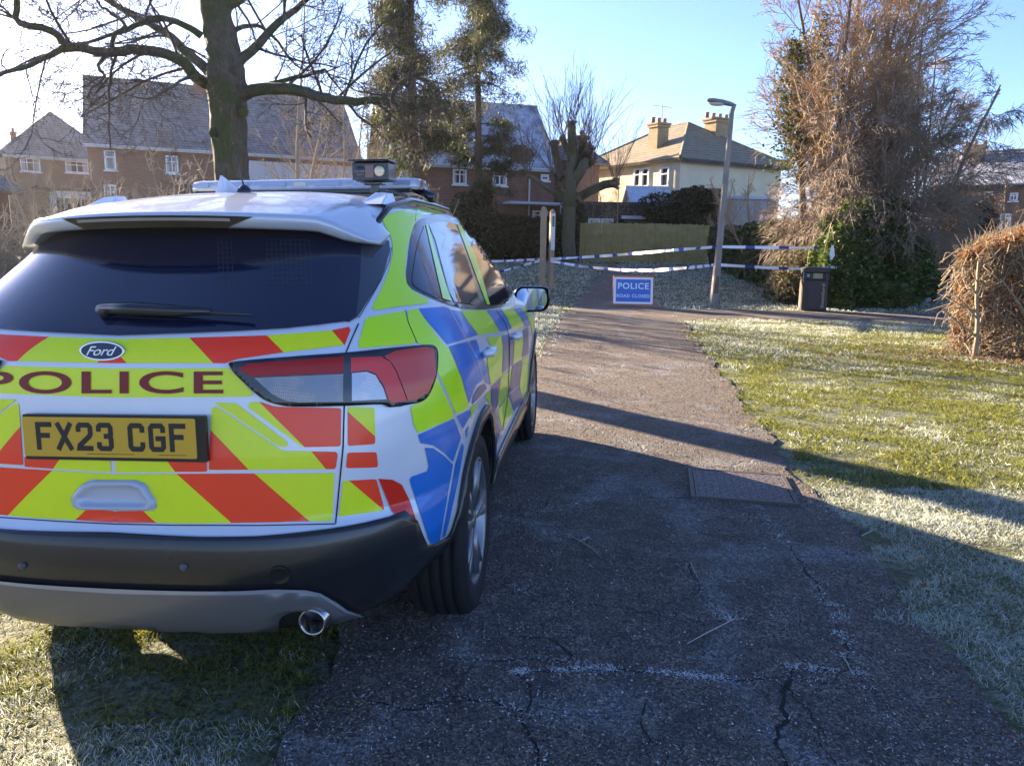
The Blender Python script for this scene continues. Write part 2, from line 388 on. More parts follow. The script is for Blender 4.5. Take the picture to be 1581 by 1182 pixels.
# ---- cracks in the tarmac, some filled with frost needles
CR_ = [([(1212, 1200), (1204, 1150), (1206, 1105), (1216, 1060), (1222, 1030)], .014, .0), ([(1216, 1045), (1150, 1052), (1085, 1046), (1020, 1040), (930, 1034), (800, 1040)], .006, 1.0), ([(1216, 1045), (1290, 1056), (1345, 1068), (1400, 1082)], .004, .9),
       ([(690, 1016), (760, 1022), (820, 1018), (880, 1024), (905, 1032)], .005, .9), ([(1010, 1250), (830, 1180), (812, 1110), (820, 1060), (800, 1040)], .009, .25), ([(800, 985), (840, 985), (870, 1000), (885, 1012)], .010, .1),
       ([(1222, 1030), (1320, 1040), (1300, 985), (1290, 950), (1260, 905), (1240, 870)], .007, .55), ([(1060, 868), (1076, 905), (1096, 940), (1124, 958)], .005, .6), ([(770, 800), (850, 790), (920, 772), (1000, 768), (1060, 770)], .008, .45),
       ([(1240, 870), (1205, 830), (1180, 800), (1170, 783)], .006, .5), ([(840, 540), (880, 545), (900, 548), (925, 540), (928, 532)], .018, .0), ([(940, 620), (1010, 640), (1090, 650), (1160, 668)], .010, .0), ([(845, 520), (900, 512), (960, 505), (1010, 508)], .016, 0),
       ([(1290, 1182), (1260, 1120), (1216, 1060)], .004, .2), ([(780, 900), (850, 930), (960, 940), (1060, 960), (1130, 958)], .003, .35), ([(560, 1080), (640, 1100), (700, 1075), (760, 1090), (815, 1100)], .007, .2), ([(1000, 1080), (990, 1130), (1010, 1200)], .005, .15)]
cm = MB(); fx, fy, fs = [], [], []; rc = random.Random(77)
for pts, w, fr_ in CR_:
    P = [gnd(*p) for p in pts]; Q = [P[0]]
    for a, b in zip(P[:-1], P[1:]):
        n = max(2, int((b-a).length/.035))
        for k in range(1, n+1): Q.append(a.lerp(b, k/n)+Vector((rc.gauss(0, .005)+.010*math.sin(len(Q)*.9+w*500), rc.gauss(0, .004), 0)))
    vs = []
    for i, p in enumerate(Q):
        t = (Q[min(i+1, len(Q)-1)]-Q[max(i-1, 0)]).normalized(); nn = Vector((-t.y, t.x, 0))*w*.5*rc.uniform(.25, 1.35); z = zg(p.x, p.y)+.0065
        vs += [(p.x+nn.x, p.y+nn.y, z), (p.x-nn.x, p.y-nn.y, z)]
        for k in range(int(fr_*46*rc.random()*(1.6 if math.sin(i*.13+w*900) > -.2 else .25))): fx.append(p.x+rc.gauss(0, .022)); fy.append(p.y+rc.gauss(0, .013))
    cm.add(vs, [(2*i, 2*i+1, 2*i+3, 2*i+2) for i in range(len(Q)-1)])
cm.build('cracks', mat('crack_dark', (.010, .009, .009), .95), pth)
rk_ = np.random.RandomState(7); n0 = 16000; X0 = rk_.uniform(-1.2, 3.2, n0); Y0 = rk_.uniform(1.7, 6.5, n0); ok_ = (vnoise(X0, Y0, .5, 91)*.6+vnoise(X0, Y0, .12, 92)*.4 > .60) & inside(poly_path, X0, Y0); X_ = np.concatenate([fx, X0[ok_]]); Y_ = np.concatenate([fy, Y0[ok_]]); n = len(X_)
a = rk_.uniform(0, 6.28, n); L_ = rk_.uniform(.003, .014, n); w_ = .0011; B_ = np.stack([X_, Y_, zgn(X_, Y_)+.0075], 1); D_ = np.stack([np.cos(a)*L_, np.sin(a)*L_, rk_.uniform(0, .35, n)*L_], 1); S_ = np.stack([-np.sin(a)*w_, np.cos(a)*w_, 0*a], 1); i = np.arange(n)*4
tag(np_mesh('frost_needles', np.stack([B_-S_, B_+S_, B_+D_+S_*.4, B_+D_-S_*.4], 1).reshape(-1, 3), np.stack([i, i+1, i+2, i+3], 1), mat('frost', (.66, .70, .72), .7)), kind='stuff')
# ================================================================== HOUSES
def brick_mat(name, c1, c2, mort, scale=1.0):
    def f(h):
        o = h.xyz(); v = h.comb(h.math('ADD', o[0], o[1]), o[2])
        n = h.tree.nodes.new('ShaderNodeTexBrick'); h.tree.links.new(v, n.inputs['Vector'])
        n.inputs['Color1'].default_value = (*c1, 1); n.inputs['Color2'].default_value = (*c2, 1); n.inputs['Mortar'].default_value = (*mort, 1)
        n.inputs['Scale'].default_value = scale; n.inputs['Brick Width'].default_value = .225; n.inputs['Row Height'].default_value = .075; n.inputs['Mortar Size'].default_value = .008
        c = h.mix(h.math('MULTIPLY', h.rng(h.noise(1.3, 5), .4, .65), .35), n.outputs['Color'], tuple(x*.5 for x in c1))
        h.col(c); h.nrm(h.bump(n.outputs['Fac'], -.4, .01))
    return shader(name, f, .9)
def roof_mat(name, c1, frost, amount):
    def f(h):
        o = h.xyz(); v = h.comb(h.math('ADD', o[0], o[1]), o[2])
        n = h.tree.nodes.new('ShaderNodeTexBrick'); h.tree.links.new(v, n.inputs['Vector']); n.inputs['Color1'].default_value = (*c1, 1); n.inputs['Color2'].default_value = (*[x*.75 for x in c1], 1); n.inputs['Mortar'].default_value = (*[x*.3 for x in c1], 1)
        n.inputs['Scale'].default_value = 1; n.inputs['Brick Width'].default_value = .30; n.inputs['Row Height'].default_value = .17; n.inputs['Mortar Size'].default_value = .018
        k = h.math('MULTIPLY', h.rng(h.noise(2.6, 6, .75), .5-.25*amount, .72-.2*amount), h.rng(h.noise(.5, 4), .3, .55))
        c = h.mix(h.math('MULTIPLY', k, amount), n.outputs['Color'], frost); h.col(c); h.nrm(h.bump(n.outputs['Fac'], -.8, .03))
    return shader(name, f, .7)
M_brick = brick_mat('red_brick', (.22, .085, .052), (.14, .054, .038), (.19, .15, .13))
M_brick2 = brick_mat('brown_brick', (.21, .10, .06), (.15, .075, .05), (.2, .17, .14))
M_stone = brick_mat('yellow_stone', (.42, .30, .15), (.33, .23, .11), (.3, .23, .14), .6)
M_render = mat('cream_render', (.72, .61, .41), .85, var=(1.2, .4, (.50, .42, .28)), bump=(30, .3, .01))
M_slate1 = roof_mat('grey_tiles', (.15, .15, .155), (.36, .38, .41), .4)
M_slate2 = roof_mat('frosty_tiles', (.12, .12, .15), (.50, .54, .62), .8)
M_moss = roof_mat('mossy_tiles', (.27, .21, .12), (.38, .34, .26), .35)
M_white = mat('white_window_paint', (.75, .76, .77), .5)
M_pane = mat('window_glass', (.03, .035, .045), .05, 0, .6)
M_curt = mat('net_curtain', (.35, .35, .36), .8)
M_wood_dk = mat('dark_stained_boards', (.035, .032, .030), .8, bump=(12, .5, .01), var=(3, .5, (.07, .06, .05)))
M_frostflat = mat('frosted_flat_roof', (.55, .60, .68), .8, var=(1.5, .6, (.33, .37, .43)))
M_fascia = mat('fascia_board', (.55, .56, .58), .6)
M_dkfascia = mat('dark_fascia', (.05, .05, .055), .6)
M_terra = mat('terracotta_pot', (.38, .19, .09), .8)
class House:
    def __init__(s, c1, c2, D, ze, zr, wall, roof, label, kind='gable_x', hipf=.9, over=.3, name='brick_house', z0=0, fascia=None, L=None):
        u = Vector((c2.x-c1.x, c2.y-c1.y, 0)); s.L = L or u.length; s.D = D; rz = math.atan2(u.y, u.x)
        s.e = empty(name, (c1.x, c1.y, z0), rz, label, 'house'); s.M = Matrix.Translation((c1.x, c1.y, z0)) @ Matrix.Rotation(rz, 4, 'Z'); s.Mi = s.M.inverted(); s.ze = ze-z0; s.zr = zr-z0
        L, D, ze, zr = s.L, D, s.ze, s.zr; s.n = 0
        w = MB(); v = [(0, 0, -.5), (L, 0, -.5), (L, D, -.5), (0, D, -.5), (0, 0, ze), (L, 0, ze), (L, D, ze), (0, D, ze)]; f = [(0, 1, 5, 4), (2, 3, 7, 6)]
        o = over; t = .16
        if kind == 'gable_x':
            v += [(0, D/2, zr), (L, D/2, zr)]; f += [(1, 2, 6, 9, 5), (3, 0, 4, 8, 7)]
        elif kind == 'gable_y':
            v += [(L/2, 0, zr), (L/2, D, zr)]; f = [(0, 1, 5, 8, 4), (2, 3, 7, 9, 6), (1, 2, 6, 5), (3, 0, 4, 7)]
        else: f += [(1, 2, 6, 5), (3, 0, 4, 7)]
        w.add(v, f); w.build('wall', wall, s.e)
        r = MB()
        def slab(q):
            q = [Vector(p) for p in q]; nn = (q[1]-q[0]).cross(q[2]-q[0]).normalized()
            if nn.z < 0: q.reverse(); nn = -nn
            k = len(q); r.add([p+nn*.02 for p in q]+[p+nn*(.02+t) for p in q], [tuple(reversed(range(k))), tuple(range(k, 2*k))]+[(i, (i+1) % k, k+(i+1) % k, k+i) for i in range(k)])
        if kind == 'gable_x':
            g = (zr-ze)/(D/2); b = ze-o*g
            slab([(-o*.6, -o, b), (L+o*.6, -o, b), (L+o*.6, D/2, zr), (-o*.6, D/2, zr)]); slab([(-o*.6, D+o, b), (L+o*.6, D+o, b), (L+o*.6, D/2, zr), (-o*.6, D/2, zr)])
            r.tube([(-o*.6, D/2, zr+t+.05), (L+o*.6, D/2, zr+t+.05)], .10, 8)
        elif kind == 'gable_y':
            g = (zr-ze)/(L/2); b = ze-o*g
            slab([(-o, -o*.6, b), (-o, D+o*.6, b), (L/2, D+o*.6, zr), (L/2, -o*.6, zr)]); slab([(L+o, -o*.6, b), (L+o, D+o*.6, b), (L/2, D+o*.6, zr), (L/2, -o*.6, zr)])
            r.tube([(L/2, -o*.6, zr+t+.05), (L/2, D+o*.6, zr+t+.05)], .10, 8)
        else:
            h = min(L, D)/2*hipf; b = ze-.12
            if L >= D: a1, a2 = (h, D/2, zr), (L-h, D/2, zr)
            else: a1, a2 = (L/2, h, zr), (L/2, D-h, zr)
            A, B_, C_, E_ = (-o, -o, b), (L+o, -o, b), (L+o, D+o, b), (-o, D+o, b)
            if L >= D: slab([A, B_, a2, a1]); slab([C_, E_, a1, a2]); slab([B_, C_, a2]); slab([E_, A, a1])
            else: slab([A, B_, a1]); slab([C_, E_, a2]); slab([B_, C_, a2, a1]); slab([E_, A, a1, a2])
            for p, q in [(A, a1), (E_, a1 if L >= D else a2), (B_, a2 if L >= D else a1), (C_, a2), (a1, a2)]: r.tube([Vector(p)+Vector((0, 0, t+.03)), Vector(q)+Vector((0, 0, t+.03))], .09, 6)
        s.roof = r.build('roof', roof, s.e)
        if fascia:
            m = MB(); m.box((L/2, -o-.06, (b if kind != 'x' else ze)+.02), (L+2*o*.6, .05, .16)); m.tube([(-o*.6, -o-.13, b+.06), (L+o*.6, -o-.13, b+.06)], .055, 6); m.build('gutter', fascia, s.e)
    def loc(s, px, py, face='front'):
        o, d = ray_world(px, py); o = s.Mi @ o; d = s.Mi.to_3x3() @ d
        t = (-o.y/d.y) if face == 'front' else (-o.x/d.x); p = o+d*t; return p
    def window(s, x0, y0, x1, y1, face='front', bars=1, curtain=True, label=None):
        a, b = s.loc(x0, y0, face), s.loc(x1, y1, face)
        zl, zh = min(a.z, b.z), max(a.z, b.z); rot = 0
        if face == 'front': u0, u1 = min(a.x, b.x), max(a.x, b.x); P = lambda u, d, z: (u, -d, z); dim = lambda w, t, h: (w, t, h)
        else: u0, u1 = min(a.y, b.y), max(a.y, b.y); P = lambda u, d, z: (-d, u, z); dim = lambda w, t, h: (t, w, h)
        fw = .07; m = MB(); W, H = u1-u0, zh-zl; um, zm = (u0+u1)/2, (zl+zh)/2
        m.box(P(um, .03, zh-fw/2), dim(W, .08, fw)); m.box(P(um, .03, zl+fw/2), dim(W, .08, fw)); m.box(P(u0+fw/2, .03, zm), dim(fw, .078, H-2*fw)); m.box(P(u1-fw/2, .03, zm), dim(fw, .078, H-2*fw))
        for k in range(1, bars+1): m.box(P(u0+W*k/(bars+1), .03, zm), dim(fw*.8, .074, H-2*fw))
        m.box(P(um, .03, zl+H*.66), dim(W-2*fw, .07, fw*.7)); m.box(P(um, .06, zl-.05), dim(W+.16, .16, .07))
        o = m.build('window', M_white, s.e)
        m = MB(); m.box(P(um, .008, zm), dim(W-.02, .012, H-.02)); m.build('pane', M_pane, o)
        if curtain:
            for uc in (u0+W*.16, u1-W*.16):
                m = MB(); m.box(P(uc, .018, zm), dim(W*.2, .006, H-.1)); m.build('curtain', M_curt, o)
    def chimney(s, px0, py0, px1, py1, Y, m, pots=2):
        a = at(px0, py0, Y); b = at(px1, py1, Y); W = abs(b.x-a.x); c = Vector(((a.x+b.x)/2, Y, 0)); c = s.Mi @ c
        ztop = a.z; zb = b.z-1.0; z0 = s.M.translation.z; q = MB(); q.box((c.x, c.y, (ztop-.25+zb)/2-z0), (W*.86, W*.86, ztop-.25-zb)); q.box((c.x, c.y, ztop-.30-z0), (W, W, .12)); q.box((c.x, c.y, ztop-.17-z0), (W*1.08, W*1.08, .10))
        o = q.build('chimney', m, s.roof)
        q = MB()
        for k in range(pots): q.lathe([(.001, 0), (.11, 0), (.10, .24), (.13, .28), (.09, .30), (.001, .1)], Matrix.Translation((c.x+(k-(pots-1)/2)*W*.45, c.y, ztop-.12-z0)), 12)
        q.build('chimney_pot', M_terra, s.e, smooth=True)
        return c
    def box(s, name, lo, hi, m):
        q = MB(); q.box([(a+b)/2 for a, b in zip(lo, hi)], [b-a for a, b in zip(lo, hi)]); return q.build(name, m, s.e)
# big brick house behind the large tree
hB = House(at(136, 250, 43.4), at(553, 250, 49.7), 9.4, 6.42, 10.35, M_brick, M_slate1, 'long brick house with a big grey roof behind the mossy tree', 'gable_x', fascia=M_fascia)
hB.window(160, 232, 180, 263, bars=0); hB.window(255, 240, 276, 268); hB.window(160, 285, 182, 318)
hB.chimney(299, 128, 318, 152, 50, M_brick, 2)
a, b = hB.loc(383, 248), hB.loc(546, 292); hB.box('white_cladding', (a.x, -.06, b.z), (b.x, .0, a.z), M_fascia)
# far left hipped house
hA = House(at(8, 245, 52), at(175, 245, 56), 10, 6.5, 9.6, M_brick2, M_slate1, 'hipped brick house at the far left with pale windows', 'hip', fascia=M_fascia)
hA.window(30, 243, 63, 266, bars=2); hA.window(100, 248, 137, 268, bars=1)
hA.chimney(90, 187, 102, 204, 58, M_brick2, 1); hA.chimney(15, 201, 27, 232, 60, M_brick2, 1)
a, b = hA.loc(48, 288), hA.loc(140, 296); hA.box('lean_to_roof', (a.x, -3, b.z), (b.x, .0, b.z+.12), mat('lean_to_tiles', (.16, .10, .07), .8))
a, b = hA.loc(75, 300), hA.loc(140, 330); cb = hA.box('conservatory', (a.x, -2.6, 0), (b.x, -.1, a.z+.15), M_white)
q = MB()
for k in range(5): q.box((a.x+(b.x-a.x)*(k+.5)/5, -2.612, (a.z)*.62), ((b.x-a.x)/5-.1, .02, a.z*.6))
q.build('conservatory_glass', M_pane, cb)
# sliver of a brick gable at the left edge
hX = House(at(-120, 250, 26), at(8, 250, 30), 6, 3.0, 5.2, M_brick, M_slate1, 'brick house cut by the left edge of the photo', 'hip')
# frosted roof house
hC = House(at(598, 250, 39), at(857, 250, 41.5), 7.5, 5.35, 8.65, M_brick, M_slate2, 'red brick house with a frosted roof behind the two conifers', 'gable_x', fascia=M_fascia)
hC.window(699, 261, 720, 285); hC.window(760, 264, 782, 287); hC.window(835, 269, 847, 279, bars=0, curtain=False); hC.window(822, 325, 845, 345); hC.window(620, 262, 640, 286)
a, b = hC.loc(776, 312), hC.loc(856, 318); hC.box('canopy', (a.x, -1.3, a.z-.12), (b.x, .0, a.z), M_frostflat); hC.box('canopy_post', (b.x-.12, -1.28, 0), (b.x-.02, -1.18, a.z-.12), M_fascia)
a = hC.loc(817, 266); q = MB(); q.tube([(a.x, -.08, 4.9), (a.x, -.08, 0)], .04, 6); q.build('drainpipe', M_fascia, hC.e)
# small hipped house behind the pollarded tree
hD = House(at(884, 250, 43), at(926, 250, 44.5), 6, 5.8, 6.9, M_brick2, M_slate1, 'small brick house with hipped roof seen past the pollarded tree', 'hip')
hD.chimney(892, 206, 905, 236, 46, M_brick, 1)
# cream rendered house
nc = at(1051, 252, 41)
hE = House(nc, nc+Vector((.866, .5, 0)), 9.3, 5.80, 8.1, M_render, M_moss, 'cream rendered house with mossy roof and two yellow chimneys', 'hip', 1.0, .35, 'rendered_house', 0, M_dkfascia, L=7.4)
for w in [(980, 261, 989, 288), (992, 260, 1002, 288), (1021, 259, 1033, 288)]: hE.window(*w, face='side', bars=0)
hE.chimney(1005, 187, 1028, 231, 44.5, M_stone, 3); hE.chimney(1092, 180, 1119, 222, 46, M_stone, 4)
q = MB(); p = hE.Mi @ at(1022, 188, 44.5); q.tube([p-Vector((0, 0, .3)), p+Vector((0, 0, .9))], .02, 5)
for k in range(6): q.box(p+Vector((-.5+k*.2, 0, .82)), (.012, .4-.03*k, .012))
q.box(p+Vector((0, 0, .80)), (1.3, .02, .02)); q.build('tv_aerial', M_dkfascia, hE.e)
# out-buildings
def shed(name, p0, p1, Y, D, ztop, m, mr, label, rt=.14, z0=.4):
    a, b = at(p0, 300, Y), at(p1, 300, Y); e = empty(name, ((a.x+b.x)/2, Y+D/2, z0), 0, label, 'shed'); W = b.x-a.x; H = ztop-z0
    q = MB(); q.box((0, 0, H/2-.2), (W, D, H+.4)); q.build('wall', m, e); q = MB(); q.box((0, 0, H+.2*.5+rt/2-.1+.005), (W+.3, D+.3, rt)); q.build('flat_roof', mr, e); return e, W, D, H
e, W, D, H = shed('garden_shed', 899, 969, 37.5, 2.4, 3.25, M_wood_dk, M_dkfascia, 'dark timber shed with a small white window behind the fence')
q = MB()
for x0, x1 in [(-.60, -.02), (.02, .60)]:
    q.box(((x0+x1)/2-.15, -D/2-.03, H*.66), (x1-x0, .06, .7))
fo = q.build('window', M_white, e); q = MB(); q.box((-.45, -D/2-.066, H*.66), (.36, .01, .52)); q.box((.16, -D/2-.066, H*.66), (.36, .01, .52)); q.build('pane', M_pane, fo)
shed('garden_shed', 972, 1032, 39.2, 2.4, 3.35, M_wood_dk, M_dkfascia, 'plain black shed right of the one with the white window')
shed('garage', 966, 1064, 37.2, 1.3, 2.62, M_wood_dk, M_frostflat, 'low garage with a white frosted roof just above the fence')
shed('garage', 1064, 1112, 37.5, 2.5, 3.95, mat('pale_render', (.45, .43, .40), .85), M_dkfascia, 'pale garage with dark flat roof against the cream house')
shed('garage', 1122, 1200, 37, 3, 3.6, mat('pale_render', (.45, .43, .40), .85), M_frostflat, 'pale outbuilding behind the little red twigged tree')
hS = House(at(978, 300, 40), at(1036, 300, 40), 3, 3.4, 4.15, M_white, M_frostflat, 'small white outhouse with frosted roof below the cream house', 'gable_x', over=.3, name='outhouse', z0=.3)
# right-hand terrace
hG = House(at(1440, 290, 50), at(1700, 290, 44), 7, 5.35, 7.4, M_brick2, M_slate2, 'brick terrace with frosted blue roof at the far right', 'gable_x', name='terraced_house', fascia=M_dkfascia)
hG.window(1520, 296, 1532, 309); hG.window(1560, 298, 1571, 310); hG.window(1545, 330, 1560, 350)
hG.chimney(1493, 222, 1517, 256, 51, M_stone, 3)
a = hG.loc(1556, 285)
# ---- close-boarded fence
f0, f1 = at(894, 400, 34), at(1089, 400, 34); fe = empty('wooden_fence', (f0.x, f0.y, zg(0, 34)), 0, 'weathered yellowish close boarded fence with dark posts beyond the tape', 'fence')
M_board = mat('weathered_boards', (.36, .29, .11), .85, var=(2.5, .7, (.20, .17, .06)), bump=(25, .5, .01))
Lf = f1.x-f0.x; q = MB(); rr = random.Random(3); k = 0; x = 0
while x < Lf:
    w_ = .125; q.box((x+w_/2, (k % 2)*.018, .80+rr.uniform(-.03, .03)), (w_-.016, .018, 1.66), ry=rr.uniform(-.008, .008)); x += w_*.93; k += 1
q.build('boards', M_board, fe)
for k in range(5):
    q = MB(); q.box((k*Lf/4, .10, .8), (.11, .11, 1.75)); q.build('post', mat('dark_fence_post', (.04, .035, .03), .8), fe)
q = MB(); q.box((Lf/2, .055, .35), (Lf, .05, .08)); q.box((Lf/2, .055, 1.35), (Lf, .05, .08)); q.build('rail', M_board, fe)
# ================================================================== TREES, HEDGES, SHRUBS
class Twigs:
    """many tapering tubes gathered by point count and built at once"""
    def __init__(s): s.g = {}
    def add(s, pts, r0, r1, n=4):
        s.g.setdefault((len(pts), n), []).append((pts, r0, r1))
    def build(s, name, m, parent=None, smooth=True):
        Vs, Fs, base = [], [], 0
        for (N, n), L in s.g.items():
            P = np.array([l[0] for l in L], dtype=float); K = len(L)
            r0 = np.array([l[1] if not hasattr(l[1], '__len__') else 0 for l in L]); r1 = np.array([l[2] for l in L])
            t = np.linspace(0, 1, N)[None, :]; Rr = r0[:, None]*(1-t)+r1[:, None]*t
            for i, l in enumerate(L):
                if hasattr(l[1], '__len__'): Rr[i] = l[1]
            T = np.gradient(P, axis=1); T /= np.linalg.norm(T, axis=2, keepdims=True)+1e-9
            d = P[:, -1]-P[:, 0]; ax = np.where((np.abs(d[:, 2]) > .7*np.linalg.norm(d, axis=1))[:, None], np.array([[1., 0, 0]]), np.array([[0, 0, 1.]]))
            A = np.cross(T, ax[:, None, :]); A /= np.linalg.norm(A, axis=2, keepdims=True)+1e-9; B = np.cross(T, A)
            an = np.arange(n)*2*math.pi/n
            ring = P[:, :, None, :]+Rr[:, :, None, None]*(A[:, :, None, :]*np.cos(an)[None, None, :, None]+B[:, :, None, :]*np.sin(an)[None, None, :, None])
            Vs.append(ring.reshape(-1, 3)); k = np.arange(K)[:, None, None]*N*n+np.arange(N-1)[None, :, None]*n+base; j = np.arange(n)[None, None, :]; j2 = (j+1) % n
            Fs.append(np.stack([k+j, k+j2, k+n+j2, k+n+j], -1).reshape(-1, 4)); base += K*N*n
        return np_mesh(name, np.concatenate(Vs), np.concatenate(Fs), m, parent, smooth=smooth)
def rv(r): return Vector((r.gauss(0, 1), r.gauss(0, 1), r.gauss(0, 1))).normalized()
def grow(T, r, p, d, L, rad, lvl, cfg):
    """one branch and its children; cfg[lvl] = (children, angle, length ratio, wander, upward pull)"""
    n, ang, ratio, wan, up = cfg[lvl]; N = 6 if lvl < 2 else 5 if lvl < 3 else 4
    pts = [p.copy()]; ds = [d]; q = p.copy(); dd = d.copy()
    for i in range(N-1):
        dd = (dd+rv(r)*wan+Vector((0, 0, up))).normalized(); q = q+dd*(L/(N-1)); pts.append(q.copy()); ds.append(dd.copy())
    last = lvl == len(cfg)-1
    r_end = rad*(.35 if last else .5)
    T.add([tuple(v) for v in pts], rad, r_end, 7 if rad > .06 else 5 if rad > .02 else 3)
    if last: return
    for k in range(n):
        t = .18+.80*(k+r.random())/n; x = t*(N-1); i = min(int(x), N-2); f = x-i; b = pts[i].lerp(pts[i+1], f); bd = ds[min(i+1, N-1)]
        side = bd.cross(rv(r)).normalized(); a = R(ang)*r.uniform(.7, 1.25)
        cd_ = (bd*math.cos(a)+side*math.sin(a)).normalized(); grow(T, r, b, cd_, L*ratio*r.uniform(.65, 1.15)*(1.15-.55*t), max((rad+(r_end-rad)*t)*.52, cfg_min), lvl+1, cfg)
cfg_min = .0035
def leaves(name, C, size, m, r, parent=None, flat=.5, aspect=1.0, vary=None, droop=None, wid=.42):
    """C (N,3): one small folded leaf at each point"""
    n = len(C); N_ = r.normal(size=(n, 3)); N_[:, 2] = np.abs(N_[:, 2])+flat; N_ /= np.linalg.norm(N_, axis=1, keepdims=True)
    A = np.cross(N_, r.normal(size=(n, 3))); A /= np.linalg.norm(A, axis=1, keepdims=True)
    if droop is not None:
        A = A*(1-droop)+np.array([0, 0, -1.])*droop; A /= np.linalg.norm(A, axis=1, keepdims=True)
    B = np.cross(N_, A); B /= np.linalg.norm(B, axis=1, keepdims=True); s = size*r.uniform(.6, 1.4, (n, 1))
    V = np.stack([C-A*s*.5*aspect, C+B*s*wid, C+A*s*.5*aspect+N_*s*.12, C-B*s*wid], 1).reshape(-1, 3); i = np.arange(n)*4
    v = np.repeat(np.clip(r.uniform(0, 1, n) if vary is None else vary, 0, 1), 4)
    return np_mesh(name, V, np.stack([i, i+1, i+2, i+3], 1), m, parent, col=v)
def leaf_mat(name, c1, c2, c3=None, rough=.5, trans=.0, thr=.85):
    def f(h):
        v = h.attr('vary'); c = h.mix(h.rng(v, 0, .8), c1, c2)
        if c3: c = h.mix(h.rng(v, thr, thr+.03), c, c3)
        h.col(c); h.bsdf.inputs['Specular IOR Level'].default_value = .4
    return shader(name, f, rough, .38)
def bark_mat(name, c1, c2, moss=None, amt=0, sc=3):
    def f(h):
        xy = h.xyz(); vv = h.comb(h.math('MULTIPLY', xy[0], 3.0), h.math('MULTIPLY', xy[1], 3.0), xy[2]); n = h.noise(sc*2.5, 6, .7, vv)
        c = h.mix(h.rng(n, .35, .65), c1, c2)
        if moss: c = h.mix(h.math('MULTIPLY', h.rng(h.noise(1.7, 5, .7), .45, .56), amt), c, moss)
        h.col(c); h.nrm(h.bump(n, 1.0, .03, h.bump(h.noise(1.6, 4), .6, .10)))
    return shader(name, f, .9)
M_bark_moss = bark_mat('mossy_bark', (.060, .048, .034), (.14, .115, .08), (.060, .075, .020), .85)
M_bark_dk = bark_mat('dark_bark', (.045, .035, .026), (.11, .085, .06))
M_bark_con = bark_mat('conifer_bark', (.07, .045, .03), (.15, .10, .065))
M_twig = mat('brown_twig', (.22, .155, .095), .85)
M_twig_y = mat('straw_twig', (.32, .25, .16), .8)
M_twig_r = mat('reddish_twig', (.42, .29, .165), .8)
M_twig_fr = mat('frosted_twig', (.30, .25, .20), .8)
def at3(px, py, Y): return at(px, py, Y)
# ---------------------------------------------------------------- the large mossy tree
TY = 12.3
base = gnd(362, 478) if 0 else Vector((at(362, 400, TY).x, TY, 0))
cfg_min = .0048
tr = empty('mossy_tree', (0, 0, 0), 0, 'large bare tree with thick mossy trunk and wide crooked limbs behind the car', 'tree')
tr.location = (base.x, base.y, -.02); bpy.context.view_layer.update(); off_ = Vector(tr.location)
T = Twigs(); Tw = Twigs(); rr = random.Random(5)
def limb(pts, r0, r1, T, n=8):
    pts = [Vector(p)-off_ for p in pts]; out = []
    for i in range(len(pts)-1):
        p0, p1, p2, p3 = pts[max(i-1, 0)], pts[i], pts[i+1], pts[min(i+2, len(pts)-1)]
        for t in (0, .33, .66): out.append(.5*((2*p1)+(-p0+p2)*t+(2*p0-5*p1+4*p2-p3)*t*t+(-p0+3*p1-3*p2+p3)*t**3)+rv(rr)*.012)
    out.append(pts[-1]); k = len(out); T.add([tuple(v) for v in out], [r0+(r1-r0)*(i/(k-1))**.8 for i in range(k)], 0, n); return out
trunk_pts = [base+Vector((0, 0, -.3)), base+Vector((0, 0, .25)), at(361, 330, TY), at(357, 250, TY), at(352, 180, TY), at(350, 130, TY), at(346, 80, TY), at(337, 35, TY), at(330, -5, TY), at(325, -60, TY), at(322, -130, TY)]
o_ = [Vector(p)-off_ for p in trunk_pts]
k_ = [.42, .34, .265, .25, .275, .29, .24, .22, .20, .17, .12]
mbt = MB(); sm = []; rad_ = []
for i in range(len(o_)-1):
    for t in (0, .25, .5, .75):
        p0, p1, p2, p3 = o_[max(i-1, 0)], o_[i], o_[i+1], o_[min(i+2, len(o_)-1)]
        sm.append(.5*((2*p1)+(-p0+p2)*t+(2*p0-5*p1+4*p2-p3)*t*t+(-p0+3*p1-3*p2+p3)*t**3)); rad_.append((k_[i]*(1-t)+k_[i+1]*t)*rr.uniform(.95, 1.06))
mbt.tube(sm, rad_, 20); rk = np.random.RandomState(2)
for i, v in enumerate(mbt.v):       # burrs and ribs
    mbt.v[i] = (v[0]+rk.normal()*.012, v[1]+rk.normal()*.012, v[2]+rk.normal()*.01)
for (bx_, by_, br) in [(332, 205, .10), (375, 172, .09), (340, 175, .08), (362, 110, .08)]:
    c = at(bx_, by_, TY-.18)-off_; mbt.lathe([(.001, -br), (br*.7, -br*.7), (br, 0), (br*.7, br*.7), (.001, br)], Matrix.Translation(c), 10)
mbt.build('trunk', M_bark_moss, tr, smooth=True)
Z8 = lambda p: [(x/1.976, y/1.976) for x, y in p]
